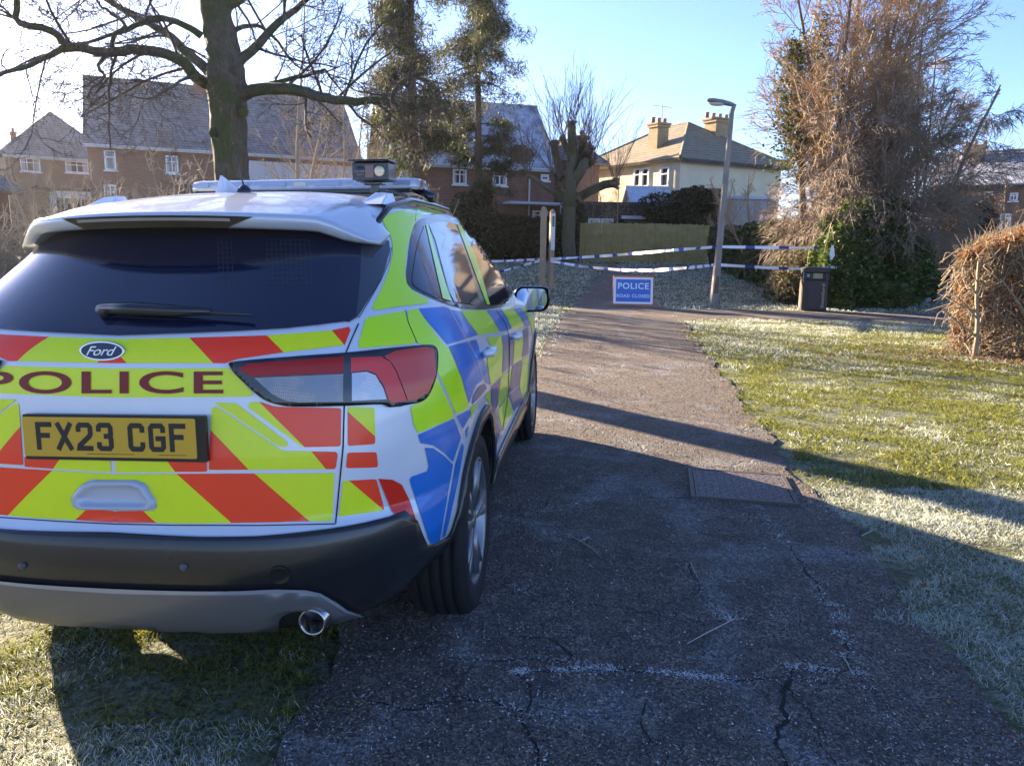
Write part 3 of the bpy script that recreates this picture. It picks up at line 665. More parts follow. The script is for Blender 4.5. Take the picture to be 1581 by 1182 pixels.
LIMBS = [(Z8([(650, 265), (600, 240), (560, 192), (500, 165), (400, 152), (330, 160), (210, 138), (160, 95), (60, 70), (50, 10), (45, -60)]), .10, .03, [0, -.2, -.5, -.8, -1.1, -1.4, -1.8, -2, -2.2, -2.3, -2.5]),
         (Z8([(200, 140), (120, 185), (40, 215), (-40, 240), (-120, 255)]), .045, .015, [-1.8, -1.9, -2.2, -2.5, -2.8]),
         (Z8([(640, 220), (560, 150), (520, 110), (450, 70), (350, 15), (270, -30), (150, -70)]), .085, .03, [0, .3, .6, .9, 1.2, 1.4, 1.6]),
         (Z8([(612, 110), (560, 75), (500, 58), (450, 60), (380, 95), (300, 120), (200, 140)]), .06, .015, [0, -.2, -.6, -1, -1.3, -1.7, -2]),
         (Z8([(340, 160), (350, 110), (380, 80), (340, 40), (300, 10), (290, -40)]), .035, .012, [-1.4, -1.5, -1.7, -1.9, -2, -2]),
         (Z8([(730, 298), (790, 272), (870, 272), (940, 285), (1000, 300), (1060, 309), (1150, 308), (1195, 312), (1200, 280), (1240, 240), (1290, 225)]), .105, .022, [0, -.2, -.5, -.7, -.9, -1.1, -1.3, -1.4, -1.5, -1.6, -1.7]),
         (Z8([(725, 195), (790, 130), (850, 70), (900, 30), (950, -20), (1000, -80)]), .08, .03, [0, .2, .5, .7, 1, 1.2]),
         (Z8([(735, 300), (800, 265), (880, 243), (940, 228), (990, 215), (1010, 240), (1050, 290)]), .05, .012, [0, .3, .5, .7, .8, .8, .8]),
         (Z8([(700, 110), (740, 80), (800, 85), (850, 130), (900, 200), (940, 215)]), .045, .012, [0, .5, .8, 1, 1.2, 1.4]),
         (Z8([(690, 20), (740, -10), (760, -60), (800, -120)]), .10, .04, [0, 0, .2, .3]),
         (Z8([(1060, 308), (1090, 350), (1150, 400), (1180, 430)]), .022, .008, [-1.1, -1.1, -1.2, -1.3]),
         (Z8([(330, 160), (300, 200), (320, 235), (280, 270), (265, 300)]), .032, .010, [-1.4, -1.5, -1.5, -1.5, -1.6]),
         (Z8([(640, 250), (600, 230), (540, 255), (480, 290), (440, 300), (380, 292)]), .03, .008, [-.1, -.5, -.9, -1.2, -1.5, -1.8]),
         (Z8([(670, -10), (560, -60), (450, -90), (300, -120)]), .12, .03, [0, -.5, -1, -1.5]),
         (Z8([(670, 0), (780, -90), (900, -160), (1050, -200)]), .12, .03, [0, .5, 1, 1.5])]
cfgB = [(5, 46, .62, .22, .03), (5, 48, .62, .24, .02), (3, 48, .60, .26, .0), (0, 0, 0, .26, .0)]
for pts, r0, r1, dy in LIMBS:
    P = [at(x, y, TY+d) for (x, y), d in zip(pts, dy)]; sp_ = limb(P, r0, r1, T)
    tot = sum((sp_[i+1]-sp_[i]).length for i in range(len(sp_)-1)); nb = int(tot*3.6)
    for k in range(nb):
        t = .14+.86*(k+rr.random())/nb; x = t*(len(sp_)-1); i = min(int(x), len(sp_)-2); b = sp_[i].lerp(sp_[i+1], x-i); bd = (sp_[i+1]-sp_[i]).normalized()
        sd_ = bd.cross(rv(rr)).normalized(); a = R(rr.uniform(35, 70)); dd = (bd*math.cos(a)+sd_*math.sin(a)); dd.y *= .7; dd.normalize()
        rad = max(.006, (r0+(r1-r0)*t)*.38); grow(Tw, rr, b, dd, rr.uniform(.6, 1.5)*(1.2-.4*t), min(rad, .022), 0, cfgB)
T.build('limb', M_bark_moss, tr); Tw.build('twigs', M_bark_dk, tr)
# ---------------------------------------------------------------- conifers
M_needle = leaf_mat('conifer_needles', (.022, .032, .012), (.075, .085, .03), (.20, .16, .07), .6, thr=.9)
def conifer(px, Y, H, reach, z0, label, seed, blobs=None, rt=.22, zlow=.3):
    b = Vector((at(px, 250, Y).x, Y, zg(0, Y))); e = empty('conifer', tuple(b), 0, label, 'tree', 'conifers behind the car'); r = random.Random(seed); rn = np.random.RandomState(seed)
    m = MB(); m.tube([(0, 0, -.3), (0, 0, 1), (.03, 0, 4), (-.04, .05, 8), (0, 0, H)], [rt*1.3, rt*1.05, rt*.85, rt*.6, .04], 12); m.build('trunk', M_bark_con, e, smooth=True)
    Tb = Twigs(); C = []
    z = z0
    while z < H-.5:
        k = (z-z0)/(H-z0); Lm = reach*(1-.65*k)*r.uniform(.55, 1.1)
        for j in range(r.choice((2, 3, 3))):
            a = r.uniform(0, 2*math.pi); d = Vector((math.cos(a), math.sin(a), r.uniform(-.05, .25))); n = 7; pts = [Vector((0, 0, z+r.uniform(-.15, .15)))]; L = Lm*r.uniform(.6, 1.15)
            for i in range(n): d = (d+Vector((0, 0, -.13 if i < 4 else .12))+rv(r)*.10).normalized(); pts.append(pts[-1]+d*L/n)
            Tb.add([tuple(p) for p in pts], .045*(1-.6*k), .008, 4)
            for i in range(2, n+1):
                c = pts[i]
                for s in range(r.randint(1, 2)):
                    w = Vector((r.gauss(0, .22), r.gauss(0, .22), r.gauss(-.16, .16)))*(.5+.5*L/2.5); mm = 60; q = rn.normal(size=(mm, 3))*np.array([.15, .15, .17])+np.array(c+w)
                    q[:, 2] -= np.abs(rn.normal(size=mm))*.12; C.append(q)
        z += r.uniform(.22, .42)
    for (bx, by, s, nb) in (blobs or []):
        c = np.array(at(bx, by, Y+r.uniform(-.6, .6))-b); pts = [Vector((0, 0, c[2]+.15)), Vector(c)*.5+Vector((0, 0, c[2]*.5+.12)), Vector(c)]; Tb.add([tuple(p) for p in pts], .035, .012, 4)
        for q in range(nb//2+2):
            o = rn.normal(size=3)*np.array([s, s, s*.45]); C.append(rn.normal(size=(100, 3))*np.array([.17, .17, .10])+c+o)
    Tb.build('branches', M_bark_con, e); C = np.concatenate(C)
    v = np.clip(rn.uniform(0, 1, len(C))*.7+.35*vnoise(C[:, 0]+C[:, 1], C[:, 2], .5, seed), 0, 1)
    leaves('foliage', C, .085, M_needle, rn, e, flat=.1, aspect=2.7, vary=v, droop=.45, wid=.17)
conifer(637, 27.5, 15.5, 2.7, 4.2, 'taller dark conifer with drooping boughs straight above the car roof', 21, rt=.20)
conifer(738, 36, 18.5, 2.9, 7.7, 'conifer with a bare trunk and loose side boughs left of the pollarded tree', 22, rt=.21,
        blobs=[(775, 215, .38, 26), (760, 235, .44, 24), (798, 238, .42, 34), (775, 262, .42, 26), (700, 222, .44, 34), (715, 245, .4, 22), (760, 290, .4, 24), (708, 195, .44, 30), (772, 195, .3, 14)])
# ---------------------------------------------------------------- slim bare trees
cfgS = [(9, 38, .50, .10, .10), (6, 38, .55, .20, .08), (4, 40, .55, .25, .05), (0, 0, 0, .25, .02)]
def slim(name, px, Y, H, stems, label, seed, m, mtw, spread=.18, group=None, cfg=cfgS, r0=.07, py=300):
    b = Vector((at(px, py, Y).x, Y, zg(0, Y)-.05)); e = empty(name, tuple(b), 0, label, 'tree' if 'tree' in name else 'shrub', group); r = random.Random(seed); T = Twigs(); W = Twigs()
    for s in range(stems):
        d = Vector((r.gauss(0, spread), r.gauss(0, spread), 1)).normalized(); p = Vector((r.gauss(0, .12), r.gauss(0, .12), 0)); h = H*r.uniform(.75, 1.0)
        pts = [p.copy()]; ds = [d]
        for i in range(8): d = (d+rv(r)*.07+Vector((0, 0, .03))).normalized(); pts.append(pts[-1]+d*h/8); ds.append(d)
        T.add([tuple(q) for q in pts], r0, .012, 6)
        for k in range(cfg[0][0]*2):
            t = .22+.76*(k+r.random())/(cfg[0][0]*2); x = t*8; i = min(int(x), 7); q = pts[i].lerp(pts[i+1], x-i); sd_ = ds[i].cross(rv(r)).normalized(); a = R(cfg[0][1]*r.uniform(.7, 1.4))
            grow(W, r, q, (ds[i]*math.cos(a)+sd_*math.sin(a)).normalized(), h*cfg[0][2]*(1.15-t)*.62*r.uniform(.6, 1.2), r0*.34*(1.2-t), 1, cfg)
    T.build('stems', m, e); W.build('twigs', mtw, e); return e
slim('bare_tree', 468, 19.5, 8.2, 2, 'slim bare tree with straw coloured branches just right of the mossy trunk', 31, M_twig_y, M_twig_y, .07)
slim('bare_tree', 520, 20.5, 6.5, 3, 'several stemmed bare sapling in front of the big grey roof', 32, M_twig_y, M_twig_y, .12, r0=.035)
slim('bare_tree', 585, 22, 5.2, 3, 'low twiggy sapling beneath the conifers', 33, M_twig_y, M_twig_y, .16, r0=.035)
slim('bare_tree', 1162, 27, 3.9, 3, 'small bare tree with reddish twigs right of the lamp post', 34, M_twig_y, M_twig_r, .35, r0=.05, py=330)
slim('bare_tree', 45, 52, 7.6, 2, 'faint bare tree above the far left roofs', 35, M_twig_fr, M_twig_fr, .12, r0=.06)
slim('bare_tree', 925, 38, 6.5, 3, 'bare tree tangle between pollarded tree and cream house', 36, M_twig_r, M_twig_r, .25, r0=.05)
slim('bare_tree', 965, 37.5, 4.6, 3, 'brown twiggy bush-like tree against the cream wall', 37, M_twig_y, M_twig_r, .30, r0=.04)
slim('bare_tree', 1562, 30, 4.2, 4, 'brown bare tree at the right edge above the beech hedge', 38, M_twig_y, M_twig_r, .35, r0=.04)
slim('bare_tree', 1110, 34.5, 4.6, 3, 'twiggy tree rising behind the lamp post beside the pale garage', 39, M_twig_y, M_twig_r, .3, r0=.05)
# ---------------------------------------------------------------- pollarded tree
PY_ = 32.5; pb = Vector((at(879, 395, PY_).x, PY_, zg(0, PY_))); e = empty('pollarded_tree', tuple(pb), 0, 'pollarded tree with knobbly stumps and upright whippy shoots beside the fence', 'tree')
off_ = pb.copy(); T = Twigs(); W = Twigs(); rr = random.Random(9)
z6 = lambda p: [(x/2.955+780, y/2.955+100) for x, y in p]
kn = []
def plimb(pts, r0, r1):
    P = [at(x, y, PY_+rr.uniform(-.5, .5)*(i > 0)) for i, (x, y) in enumerate(z6(pts))]; o = limb(P, r0, r1, T, 9); kn.append((o[-1], r1)); return o
limb([pb+Vector((0, 0, -.3)), pb+Vector((0, 0, .4)), at(878, 370, PY_), at(879, 330, PY_), at(879, 312, PY_)], .30, .25, T, 14)
plimb([(292, 640), (298, 560), (305, 480), (308, 400), (305, 330), (303, 275)], .25, .17)
plimb([(300, 560), (345, 480), (365, 430), (385, 385)], .22, .17)
plimb([(305, 480), (345, 400), (350, 350)], .17, .14)
plimb([(320, 630), (345, 600), (400, 570), (450, 548), (505, 540)], .20, .17)
plimb([(265, 620), (225, 580), (160, 540), (105, 505)], .17, .09)
plimb([(285, 560), (250, 490), (235, 430), (222, 360)], .18, .15)
plimb([(260, 520), (235, 500), (215, 495)], .14, .12)
plimb([(300, 420), (275, 370), (262, 335)], .14, .12)
plimb([(345, 470), (380, 460), (400, 440)], .13, .11)
for c, r1 in kn:
    for k in range(7): W.add([tuple(c+rv(rr)*r1*.7), tuple(c+rv(rr)*r1*1.5)], r1*.7, r1*.3, 6)
    for k in range(17):
        d = (Vector((rr.gauss(0, .40), rr.gauss(0, .40), 1))+(c-Vector((0, 0, 5))).normalized()*.12).normalized(); grow(W, rr, c+rv(rr)*r1*.8, d, rr.uniform(1.2, 2.9), .012, 0, [(5, 22, .38, .07, .05), (2, 25, .4, .1, .08), (0, 0, 0, .1, .05)])
T.build('trunk', bark_mat('pollard_bark', (.05, .045, .03), (.13, .11, .07), (.07, .085, .025), .6), e); W.build('shoots', mat('pollard_shoot', (.13, .095, .065), .85), e)
# ---------------------------------------------------------------- right-hand tree group
cfg_min = .007
M_thick = mat('thicket_twig', (.27, .205, .145), .75)
cfgR = [(12, 40, .50, .13, .05), (9, 42, .60, .24, -.01), (6, 45, .58, .30, -.05), (4, 45, .6, .32, -.04), (0, 0, 0, .3, -.02)]
def bigtree(px, Y, H, stems, spread, label, seed, r0, m, mtw, cfg, k0=.25, dirs=None, scale=.62):
    b = Vector((at(px, 440, Y).x, Y, -.05)); e = empty('bare_tree', tuple(b), 0, label, 'tree'); r = random.Random(seed); T = Twigs(); W = Twigs()
    for s in range(stems):
        lean = dirs[s] if dirs else r.gauss(0, spread); d = Vector((lean, r.gauss(0, spread*.6), 1)).normalized(); p = Vector((r.gauss(0, .22), r.gauss(0, .2), 0)); h = H*r.uniform(.85, 1.05); pts = [p.copy()]; ds = [d]
        for i in range(10): d = (d+rv(r)*.06+Vector((lean*.02, 0, .01))).normalized(); pts.append(pts[-1]+d*h/10); ds.append(d)
        T.add([tuple(q) for q in pts], r0*r.uniform(.7, 1.1), .02, 8); n = cfg[0][0]
        for k in range(n):
            t = k0+(.97-k0)*(k+r.random())/n; x = t*10; i = min(int(x), 9); q = pts[i].lerp(pts[i+1], x-i); sd_ = ds[i].cross(rv(r)).normalized(); a = R(cfg[0][1]*r.uniform(.8, 1.5))
            grow(W, r, q, (ds[i]*math.cos(a)+sd_*math.sin(a)).normalized(), h*cfg[0][2]*(1.25-t)*scale*r.uniform(.6, 1.2), r0*.36*(1.25-t), 1, cfg)
    T.build('trunk', m, e); W.build('twigs', mtw, e); return e, b
M_bark_r = bark_mat('brown_bark', (.09, .065, .045), (.20, .15, .10))  # mottled brown bark of the right-hand trees
eR, bR = bigtree(1292, 21.5, 10.5, 6, .12, 'tall multi stemmed bare tree rising out of the ivy bush', 41, .10, M_bark_r, M_twig_r, [(18, 38, .5, .11, .05), (9, 36, .60, .13, .03), (6, 36, .60, .15, .02), (4, 36, .6, .15, .0), (0, 0, 0, .15, 0)], .25, [-.20, -.12, -.04, .03, .10, .22])
bigtree(1372, 20.6, 6.4, 10, .30, 'dense brown thicket tree of drooping twigs over the ivy bush', 42, .06, M_thick, M_thick, [(15, 50, .60, .13, .04), (11, 42, .66, .13, -.04), (9, 36, .72, .15, -.12), (0, 0, 0, .13, -.14)], .22, [-.42, -.32, -.22, -.12, -.04, .05, .12, .22, .32, .42], .55)
bigtree(1290, 21.8, 5.2, 7, .30, 'shorter reddish thicket tree leaning left towards the lamp post', 43, .05, M_thick, M_thick, [(15, 50, .60, .13, .03), (11, 42, .66, .13, -.04), (9, 36, .72, .15, -.12), (0, 0, 0, .13, -.14)], .22, [-.22, -.14, -.06, .0, .06, .14, .22], .50)
bigtree(1390, 23, 7.4, 4, .2, 'airy bare tree spreading right of the tall multi stemmed one', 44, .07, M_bark_r, M_twig_r, [(16, 40, .55, .12, .05), (7, 38, .60, .15, .01), (6, 38, .60, .16, -.02), (4, 38, .6, .16, -.02), (0, 0, 0, .15, 0)], .28, [-.14, -.05, .05, .13], .66)
# ---------------------------------------------------------------- ivy and hedges
M_ivy = leaf_mat('ivy_leaves', (.035, .07, .016), (.12, .17, .04), (.42, .44, .20), .35, thr=.93)
M_ivy_col = leaf_mat('tree_ivy_leaves', (.035, .055, .015), (.10, .13, .035), None, .4)
def lump(n, rn, c, s, k=14, core=.35):
    """points through an irregular mass: many overlapping clumps, denser near their surfaces"""
    cs = rn.uniform(-1, 1, (k, 3)); cs *= .62; out = []
    for q in cs:
        m = n//k; d = rn.normal(size=(m, 3)); d /= np.linalg.norm(d, axis=1, keepdims=True); rad = rn.uniform(core, 1, (m, 1))**.5*rn.uniform(.38, .6); out.append(q+d*rad)
    return np.array(c)+np.concatenate(out)*np.array(s)
rn = np.random.RandomState(4)
ib = gnd(1318, 472); ie = empty('ivy_bush', (ib.x, ib.y+.9, 0), 0, 'dense ivy covered bush, sunlit on its left side, right of the litter bin', 'bush'); io = Vector(ie.location)
def W_(px, py, Y): return at(px, py, Y)-io
C = []
for (px, py, Y, sx, sy, sz, n) in [(1305, 405, 19.6, .75, .7, 1.45, 19000), (1288, 440, 19.1, .5, .5, .8, 8000), (1290, 390, 19.9, .5, .5, .9, 7000), (1360, 400, 20.3, 1.15, .9, 1.55, 17000), (1400, 430, 20.6, .8, .8, .95, 8000), (1340, 345, 20.4, .9, .8, .7, 7000), (1285, 355, 20.0, .5, .5, .6, 3500), (1345, 455, 19.3, 1.1, .4, .35, 4000), (1375, 330, 21, .5, .5, .7, 3000)]:
    c = W_(px, py, Y); C.append(lump(n, rn, c, (sx, sy, sz)))
C = np.concatenate(C); C = C[C[:, 2] > .02]
leaves('leaves', C, .088, M_ivy, rn, ie, vary=rn.uniform(0, 1, len(C)))
T = Twigs(); rr = random.Random(6)
for k in range(260): p = Vector(C[rr.randrange(len(C))]); T.add([(p.x*.5, p.y*.5, 0), tuple(p*.8+rv(rr)*.1), tuple(p*1.04+rv(rr)*.12)], .02, .004, 4)
T.build('stems', M_twig_r, ie)
# bramble part left of the bush, behind the bin
be = empty('bramble_bush', tuple(gnd(1232, 462)), 0, 'greenish brown bramble bush behind the litter bin', 'bush'); bo_ = Vector(be.location)
C = np.concatenate([lump(6500, rn, at(px, py, Y)-bo_, (sx, .6, sz)) for px, py, Y, sx, sz in [(1228, 440, 20.4, .7, .8), (1250, 425, 20.8, .7, .9), (1212, 450, 21, .5, .5), (1268, 450, 19.6, .4, .55)]]); C = C[C[:, 2] > .02]
leaves('leaves', C[::2], .065, leaf_mat('bramble_leaves', (.035, .050, .015), (.12, .105, .045), (.25, .20, .11), .6, thr=.8), rn, be)
T = Twigs()
for k in range(900):
    p = Vector(C[rr.randrange(len(C))]); q = p+rv(rr)*.3; T.add([(p.x*.6, p.y*.6, max(0, p.z-.8)), tuple(p), tuple(q)], .010, .003, 3)
T.build('stems', M_twig_y, be)
# ivy on the left stems of the tall tree
C = []
for k in range(60):
    t = k/59; p = at(1236-6*math.sin(t*4)+t*-8, 262-t*195, 21.6)-bR; C.append(rn.normal(size=(70, 3))*np.array([.30, .24, .26])*(1.1-.45*t)+np.array(p))
for k in range(34):
    t = k/33; p = at(1262+t*8, 250-t*220, 21.8)-bR; C.append(rn.normal(size=(60, 3))*np.array([.16, .16, .2])+np.array(p))
leaves('ivy', np.concatenate(C), .085, M_ivy_col, rn, eR)
T = Twigs(); T.add([tuple(at(1250, 430, 21.6)-bR), tuple(at(1240, 330, 21.6)-bR), tuple(at(1236, 240, 21.6)-bR), tuple(at(1226, 120, 21.6)-bR), tuple(at(1222, 60, 21.6)-bR)], .12, .04, 8); T.build('ivy_stem', M_bark_r, eR)
# hedges of leaves between two points
def hedge(name, p0, p1, w, h, m, mt, label, n, size, seed, ntw=300, cat='hedge', bare=.0, wave=.12, group=None):
    rn = np.random.RandomState(seed); u = Vector((p1.x-p0.x, p1.y-p0.y, 0)); L = u.length; e = empty(name, (p0.x, p0.y, min(p0.z, p1.z)), math.atan2(u.y, u.x), label, cat, group)
    x = rn.uniform(0, L, n); top = h*(1-wave*vnoise(x, x*0, 1.3, seed)-wave*.6*vnoise(x, x*0+3, .45, seed+1)); z = top*rn.uniform(0, 1, n)**.8; dep = rn.uniform(-1, 1, n)
    bul = .75+.45*vnoise(x, z, .7, seed+2); f = np.sign(dep)*np.abs(dep)**.35*w/2*bul; tp = rn.rand(n) < .22; z = np.where(tp, top*rn.uniform(.9, 1.02, n), z); f = np.where(tp, dep*w/2, f)
    kk = np.minimum(np.minimum(x, L-x)/(w*.6), 1); f = f*np.sqrt(np.clip(kk, .05, 1)); z = z*(.82+.18*kk)
    C = np.stack([x, f, z+.02], 1)
    if m is not None: leaves('leaves', C, size, m, rn, e)
    T = Twigs(); r = random.Random(seed)
    for k in range(ntw):
        i = r.randrange(n); q = Vector(C[i]); b = Vector((q.x+r.gauss(0, .16), q.y*.9+r.gauss(0, .10), max(0, q.z-r.uniform(.05, .42)))); mid = (b+q)/2+rv(r)*.10; T.add([tuple(b), tuple(mid), tuple(q), tuple(q+Vector((r.gauss(0, .08), r.gauss(0, .08), abs(r.gauss(.05, .10)))))], r.uniform(.004, .010), .002, 4)
    T.build('stems', mt, e); return e, C
M_dkhedge = leaf_mat('dark_hedge_leaves', (.012, .022, .007), (.035, .050, .016), None, .55)
gz = lambda px, Y: Vector((at(px, 380, Y).x, Y, zg(0, Y)))
hedge('evergreen_hedge', gz(690, 33.2), gz(890, 33.8), 1.2, 2.05, M_dkhedge, M_twig, 'dark evergreen hedge behind the notice post, left of the fence', 26000, .13, 51, 200)
hedge('evergreen_hedge', gz(540, 31), gz(690, 33), 1.4, 1.7, M_dkhedge, M_twig, 'dark evergreen hedge seen over the car roof', 14000, .13, 52, 200)
hedge('evergreen_hedge', Vector((8.2, 22.5, 0)), gz(1112, 33), 1.3, 2.45, M_ivy_col, M_twig_r, 'ivy grown hedge running back from the bin to the fence corner', 34000, .11, 53, 900, wave=.2)
hedge('garden_hedge', gz(-260, 27), gz(420, 28), 1.0, 1.35, leaf_mat('brown_hedge_leaves', (.05, .045, .025), (.12, .10, .06), None, .7), M_twig_fr, 'low brown garden hedge behind the straw coloured shrubs', 16000, .10, 54, 700)
hedge('evergreen_hedge', gz(1395, 34), gz(1475, 33), 1.6, 3.0, M_dkhedge, M_twig, 'dark bush on the skyline between ivy bush and beech hedge', 9000, .14, 55, 100)
hedge('garden_hedge', gz(1440, 28), gz(1720, 26), 1.2, 1.9, None, M_twig_r, 'brown bare hedge beyond the beech hedge', 6000, .1, 56, 2600)
def bush(px, py, Y, s, n, label, seed, m=M_dkhedge, size=.12):
    rn = np.random.RandomState(seed); g_ = Vector((at(px, py, Y).x, Y, zg(0, Y))); e = empty('evergreen_bush', tuple(g_), 0, label, 'bush'); c = at(px, py, Y)-g_
    C = lump(n, rn, c, s); C = C[C[:, 2] > .02]; leaves('leaves', C, size, m, rn, e); T = Twigs(); r = random.Random(seed)
    for k in range(40): p = Vector(C[r.randrange(len(C))]); T.add([(p.x*.3, p.y*.3, 0), tuple(p*.6), tuple(p)], .03, .006, 4)
    T.build('stems', M_twig, e)
bush(1058, 325, 36.5, (1.9, 1.1, 1.0), 14000, 'dark green bush overhanging the right end of the fence', 61, M_dkhedge)
bush(1078, 312, 36.6, (.9, .8, .7), 6000, 'rounded dark bush between frosted garage and pale garage', 62)
bush(725, 330, 34, (1.1, 1.0, 1.3), 8000, 'dark evergreen bush at the foot of the bare trunked conifer', 63)
bush(893, 335, 35, (.9, .8, 1.0), 5000, 'green bush at the left end of the fence', 64)
bush(1500, 340, 30, (1.5, 1.2, 1.0), 6000, 'brownish bush on the skyline above the beech hedge', 65, leaf_mat('brown_bush', (.05, .035, .02), (.14, .09, .05), None, .7))
# ---------------------------------------------------------------- row of bare straw shrubs on the left
protos = []
for v in range(4):
    r = random.Random(70+v); T = Twigs()
    for s in range(22):
        d = Vector((r.gauss(0, .40), r.gauss(0, .40), 1)).normalized(); p = Vector((r.gauss(0, .4), r.gauss(0, .3), 0)); h = r.uniform(1.3, 3.0); pts = [p.copy()]; ds = [d]
        for i in range(5): d = (d+rv(r)*.22+Vector((0, 0, .04))).normalized(); pts.append(pts[-1]+d*h/5); ds.append(d)
        T.add([tuple(q) for q in pts], .020, .008, 4)
        for k in range(9):
            t = .25+.72*(k+r.random())/9; x = t*5; i = min(int(x), 4); q = pts[i].lerp(pts[i+1], x-i); sd_ = ds[i].cross(rv(r)).normalized(); a = R(r.uniform(35, 75)); grow(T, r, q, (ds[i]*math.cos(a)+sd_*math.sin(a)).normalized(), h*.34*(1.25-t)*r.uniform(.6, 1.2), .009, 0, [(6, 50, .5, .28, .03), (0, 0, 0, .3, .02)])
    protos.append(T)
looks = ['tall', 'leaning', 'dense', 'thin']
sp_list = [(-70, 17, 1.0), (-10, 15.5, .95), (30, 17.5, 1.0), (75, 16.2, .92), (120, 18.5, 1.0), (165, 17, 1.05), (205, 19, 1.15), (248, 17.5, 1.15), (285, 19.5, 1.3), (318, 18, 1.05), (400, 17.2, 1.0), (440, 18.8, 1.1), (492, 17.6, 1.0), (545, 19.5, 1.1), (600, 21, 1.1), (640, 24, 1.1), (-150, 19, 1.1), (-240, 21, 1.1)]
where = ['outside the left edge of the photo, nearer one', 'rising over the left end of the car', 'in front of the far left house', 'beside the conservatory, right of the first few', 'at the left corner of the big brick house', 'under the small upstairs window of the big brick house', 'just right of the small upstairs window', 'in front of the middle of the brick wall', 'tallest, reaching up to the big roof left of the mossy trunk', 'touching the mossy trunk on its left', 'right behind the mossy trunk', 'in front of the white cladding', 'at the right half of the white cladding', 'behind the camera box on the car', 'under the taller conifer', 'between the two conifers', 'beyond the left edge of the photo', 'farthest beyond the left edge of the photo']
first = [None]*4
for k, (px, Y, s) in enumerate(sp_list):
    v = k % 4; x = at(px, 330, Y).x; lb = 'bare straw coloured shrub '+where[k]
    if first[v] is None:
        e = empty('bare_shrub', (x, Y, -.05), 0, lb, 'shrub', 'bare shrubs along the left side'); protos[v].build('stems', mat('pale_frosted_twig', (.29, .25, .19), .8), e); first[v] = e
    else:
        e = copy_tree(first[v]); e['label'] = lb
    e.location = (x, Y, -.05); e.rotation_euler = (0, 0, k*1.7); e.scale = (s, s, s)
# ---------------------------------------------------------------- beech hedge on the right
M_beech = leaf_mat('dry_beech_leaves', (.17, .075, .028), (.36, .19, .08), (.45, .30, .15), .6, thr=.9)
bhe, Cb = hedge('beech_hedge', Vector((6.35, 11.15, 0)), Vector((12.0, 9.7, 0)), 1.5, 1.86, M_beech, M_twig_y, 'clipped beech hedge with dry brown leaves and bare stems at the right edge', 42000, .05, 81, 9000, wave=.10)
T = Twigs(); r = random.Random(8)
for k in range(46):
    x = r.uniform(.1, 5.4); p = Vector((x, r.uniform(-.65, .3), 0)); d = Vector((r.gauss(0, .15), r.gauss(0, .1), 1)).normalized(); grow(T, r, p, d, r.uniform(1.1, 1.75), r.uniform(.018, .04), 0, [(9, 38, .45, .14, .06), (4, 40, .5, .2, .03), (0, 0, 0, .2, 0)])
T.build('main_stems', mat('pale_beech_stem', (.27, .20, .12), .8), bhe)
# fallen leaves
rn = np.random.RandomState(12); n = 2600; x = np.concatenate([rn.normal(7.6, 1.6, n), rn.uniform(1.5, 8, 160)]); y = np.concatenate([rn.normal(10.3, .7, n)-.12*(x[:n]-6.5), rn.uniform(3, 15, 160)])
ok = ~inside(poly_path, x, y); lf = leaves('fallen_leaves', np.stack([x, y, x*0+.03+rn.uniform(0, .02, len(x))], 1)[ok], .038, leaf_mat('fallen_leaf', (.14, .06, .025), (.30, .15, .07), None, .7), rn, flat=2); tag(lf, kind='stuff')
# ================================================================== THE CAR
car = empty('police_car', (0, 0, 0), 0, 'silver police SUV in yellow and blue chequers with red and yellow chevrons across its tailgate', 'car')
car.matrix_world = M_CAR
M_paint = mat('car_silver_paint', (.68, .71, .77), .32, .15, .5, .7, var=(4, .35, (.60, .61, .64)))
M_plast = mat('car_black_plastic', (.012, .013, .016), .27, 0, .5, .3, bump=(900, .12, .0006), var=(3.5, .35, (.035, .033, .032)))
M_under = mat('car_dark_underside', (.008, .008, .009), .8)
M_yel = mat('reflective_yellow_film', (.76, .86, .0), .38, 0, .5, .35, var=(25, .35, (.68, .78, .01)))
M_yel2 = mat('reflective_side_yellow_film', (.56, .88, .0), .3, 0, .5, .5)
M_red = mat('reflective_orange_red_film', (1.0, .038, .0), .38, 0, .5, .35)
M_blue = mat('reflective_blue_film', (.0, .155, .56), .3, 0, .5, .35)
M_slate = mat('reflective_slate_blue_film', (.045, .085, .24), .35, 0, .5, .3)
M_glass = mat('tinted_glass', (.006, .010, .03), .04, 0, .6, .3)
M_trim = mat('black_gloss_trim', (.012, .013, .016), .2, 0, .5, .4)
M_rub = mat('tyre_rubber', (.013, .013, .014), .75, 0, .35, bump=(300, .3, .001))
M_alloy = mat('alloy_wheel', (.26, .265, .28), .38, .8)
M_seam = mat('panel_gap', (.004, .004, .006), .7)
M_maroon = mat('maroon_letter_film', (.22, .008, .012), .45)
M_redl = mat('red_lamp_plastic', (.72, .018, .006), .22, 0, .5, .25, bump=(350, .25, .001))
M_redd = mat('smoked_red_lamp_plastic', (.58, .030, .010), .2, 0, .5, .3)
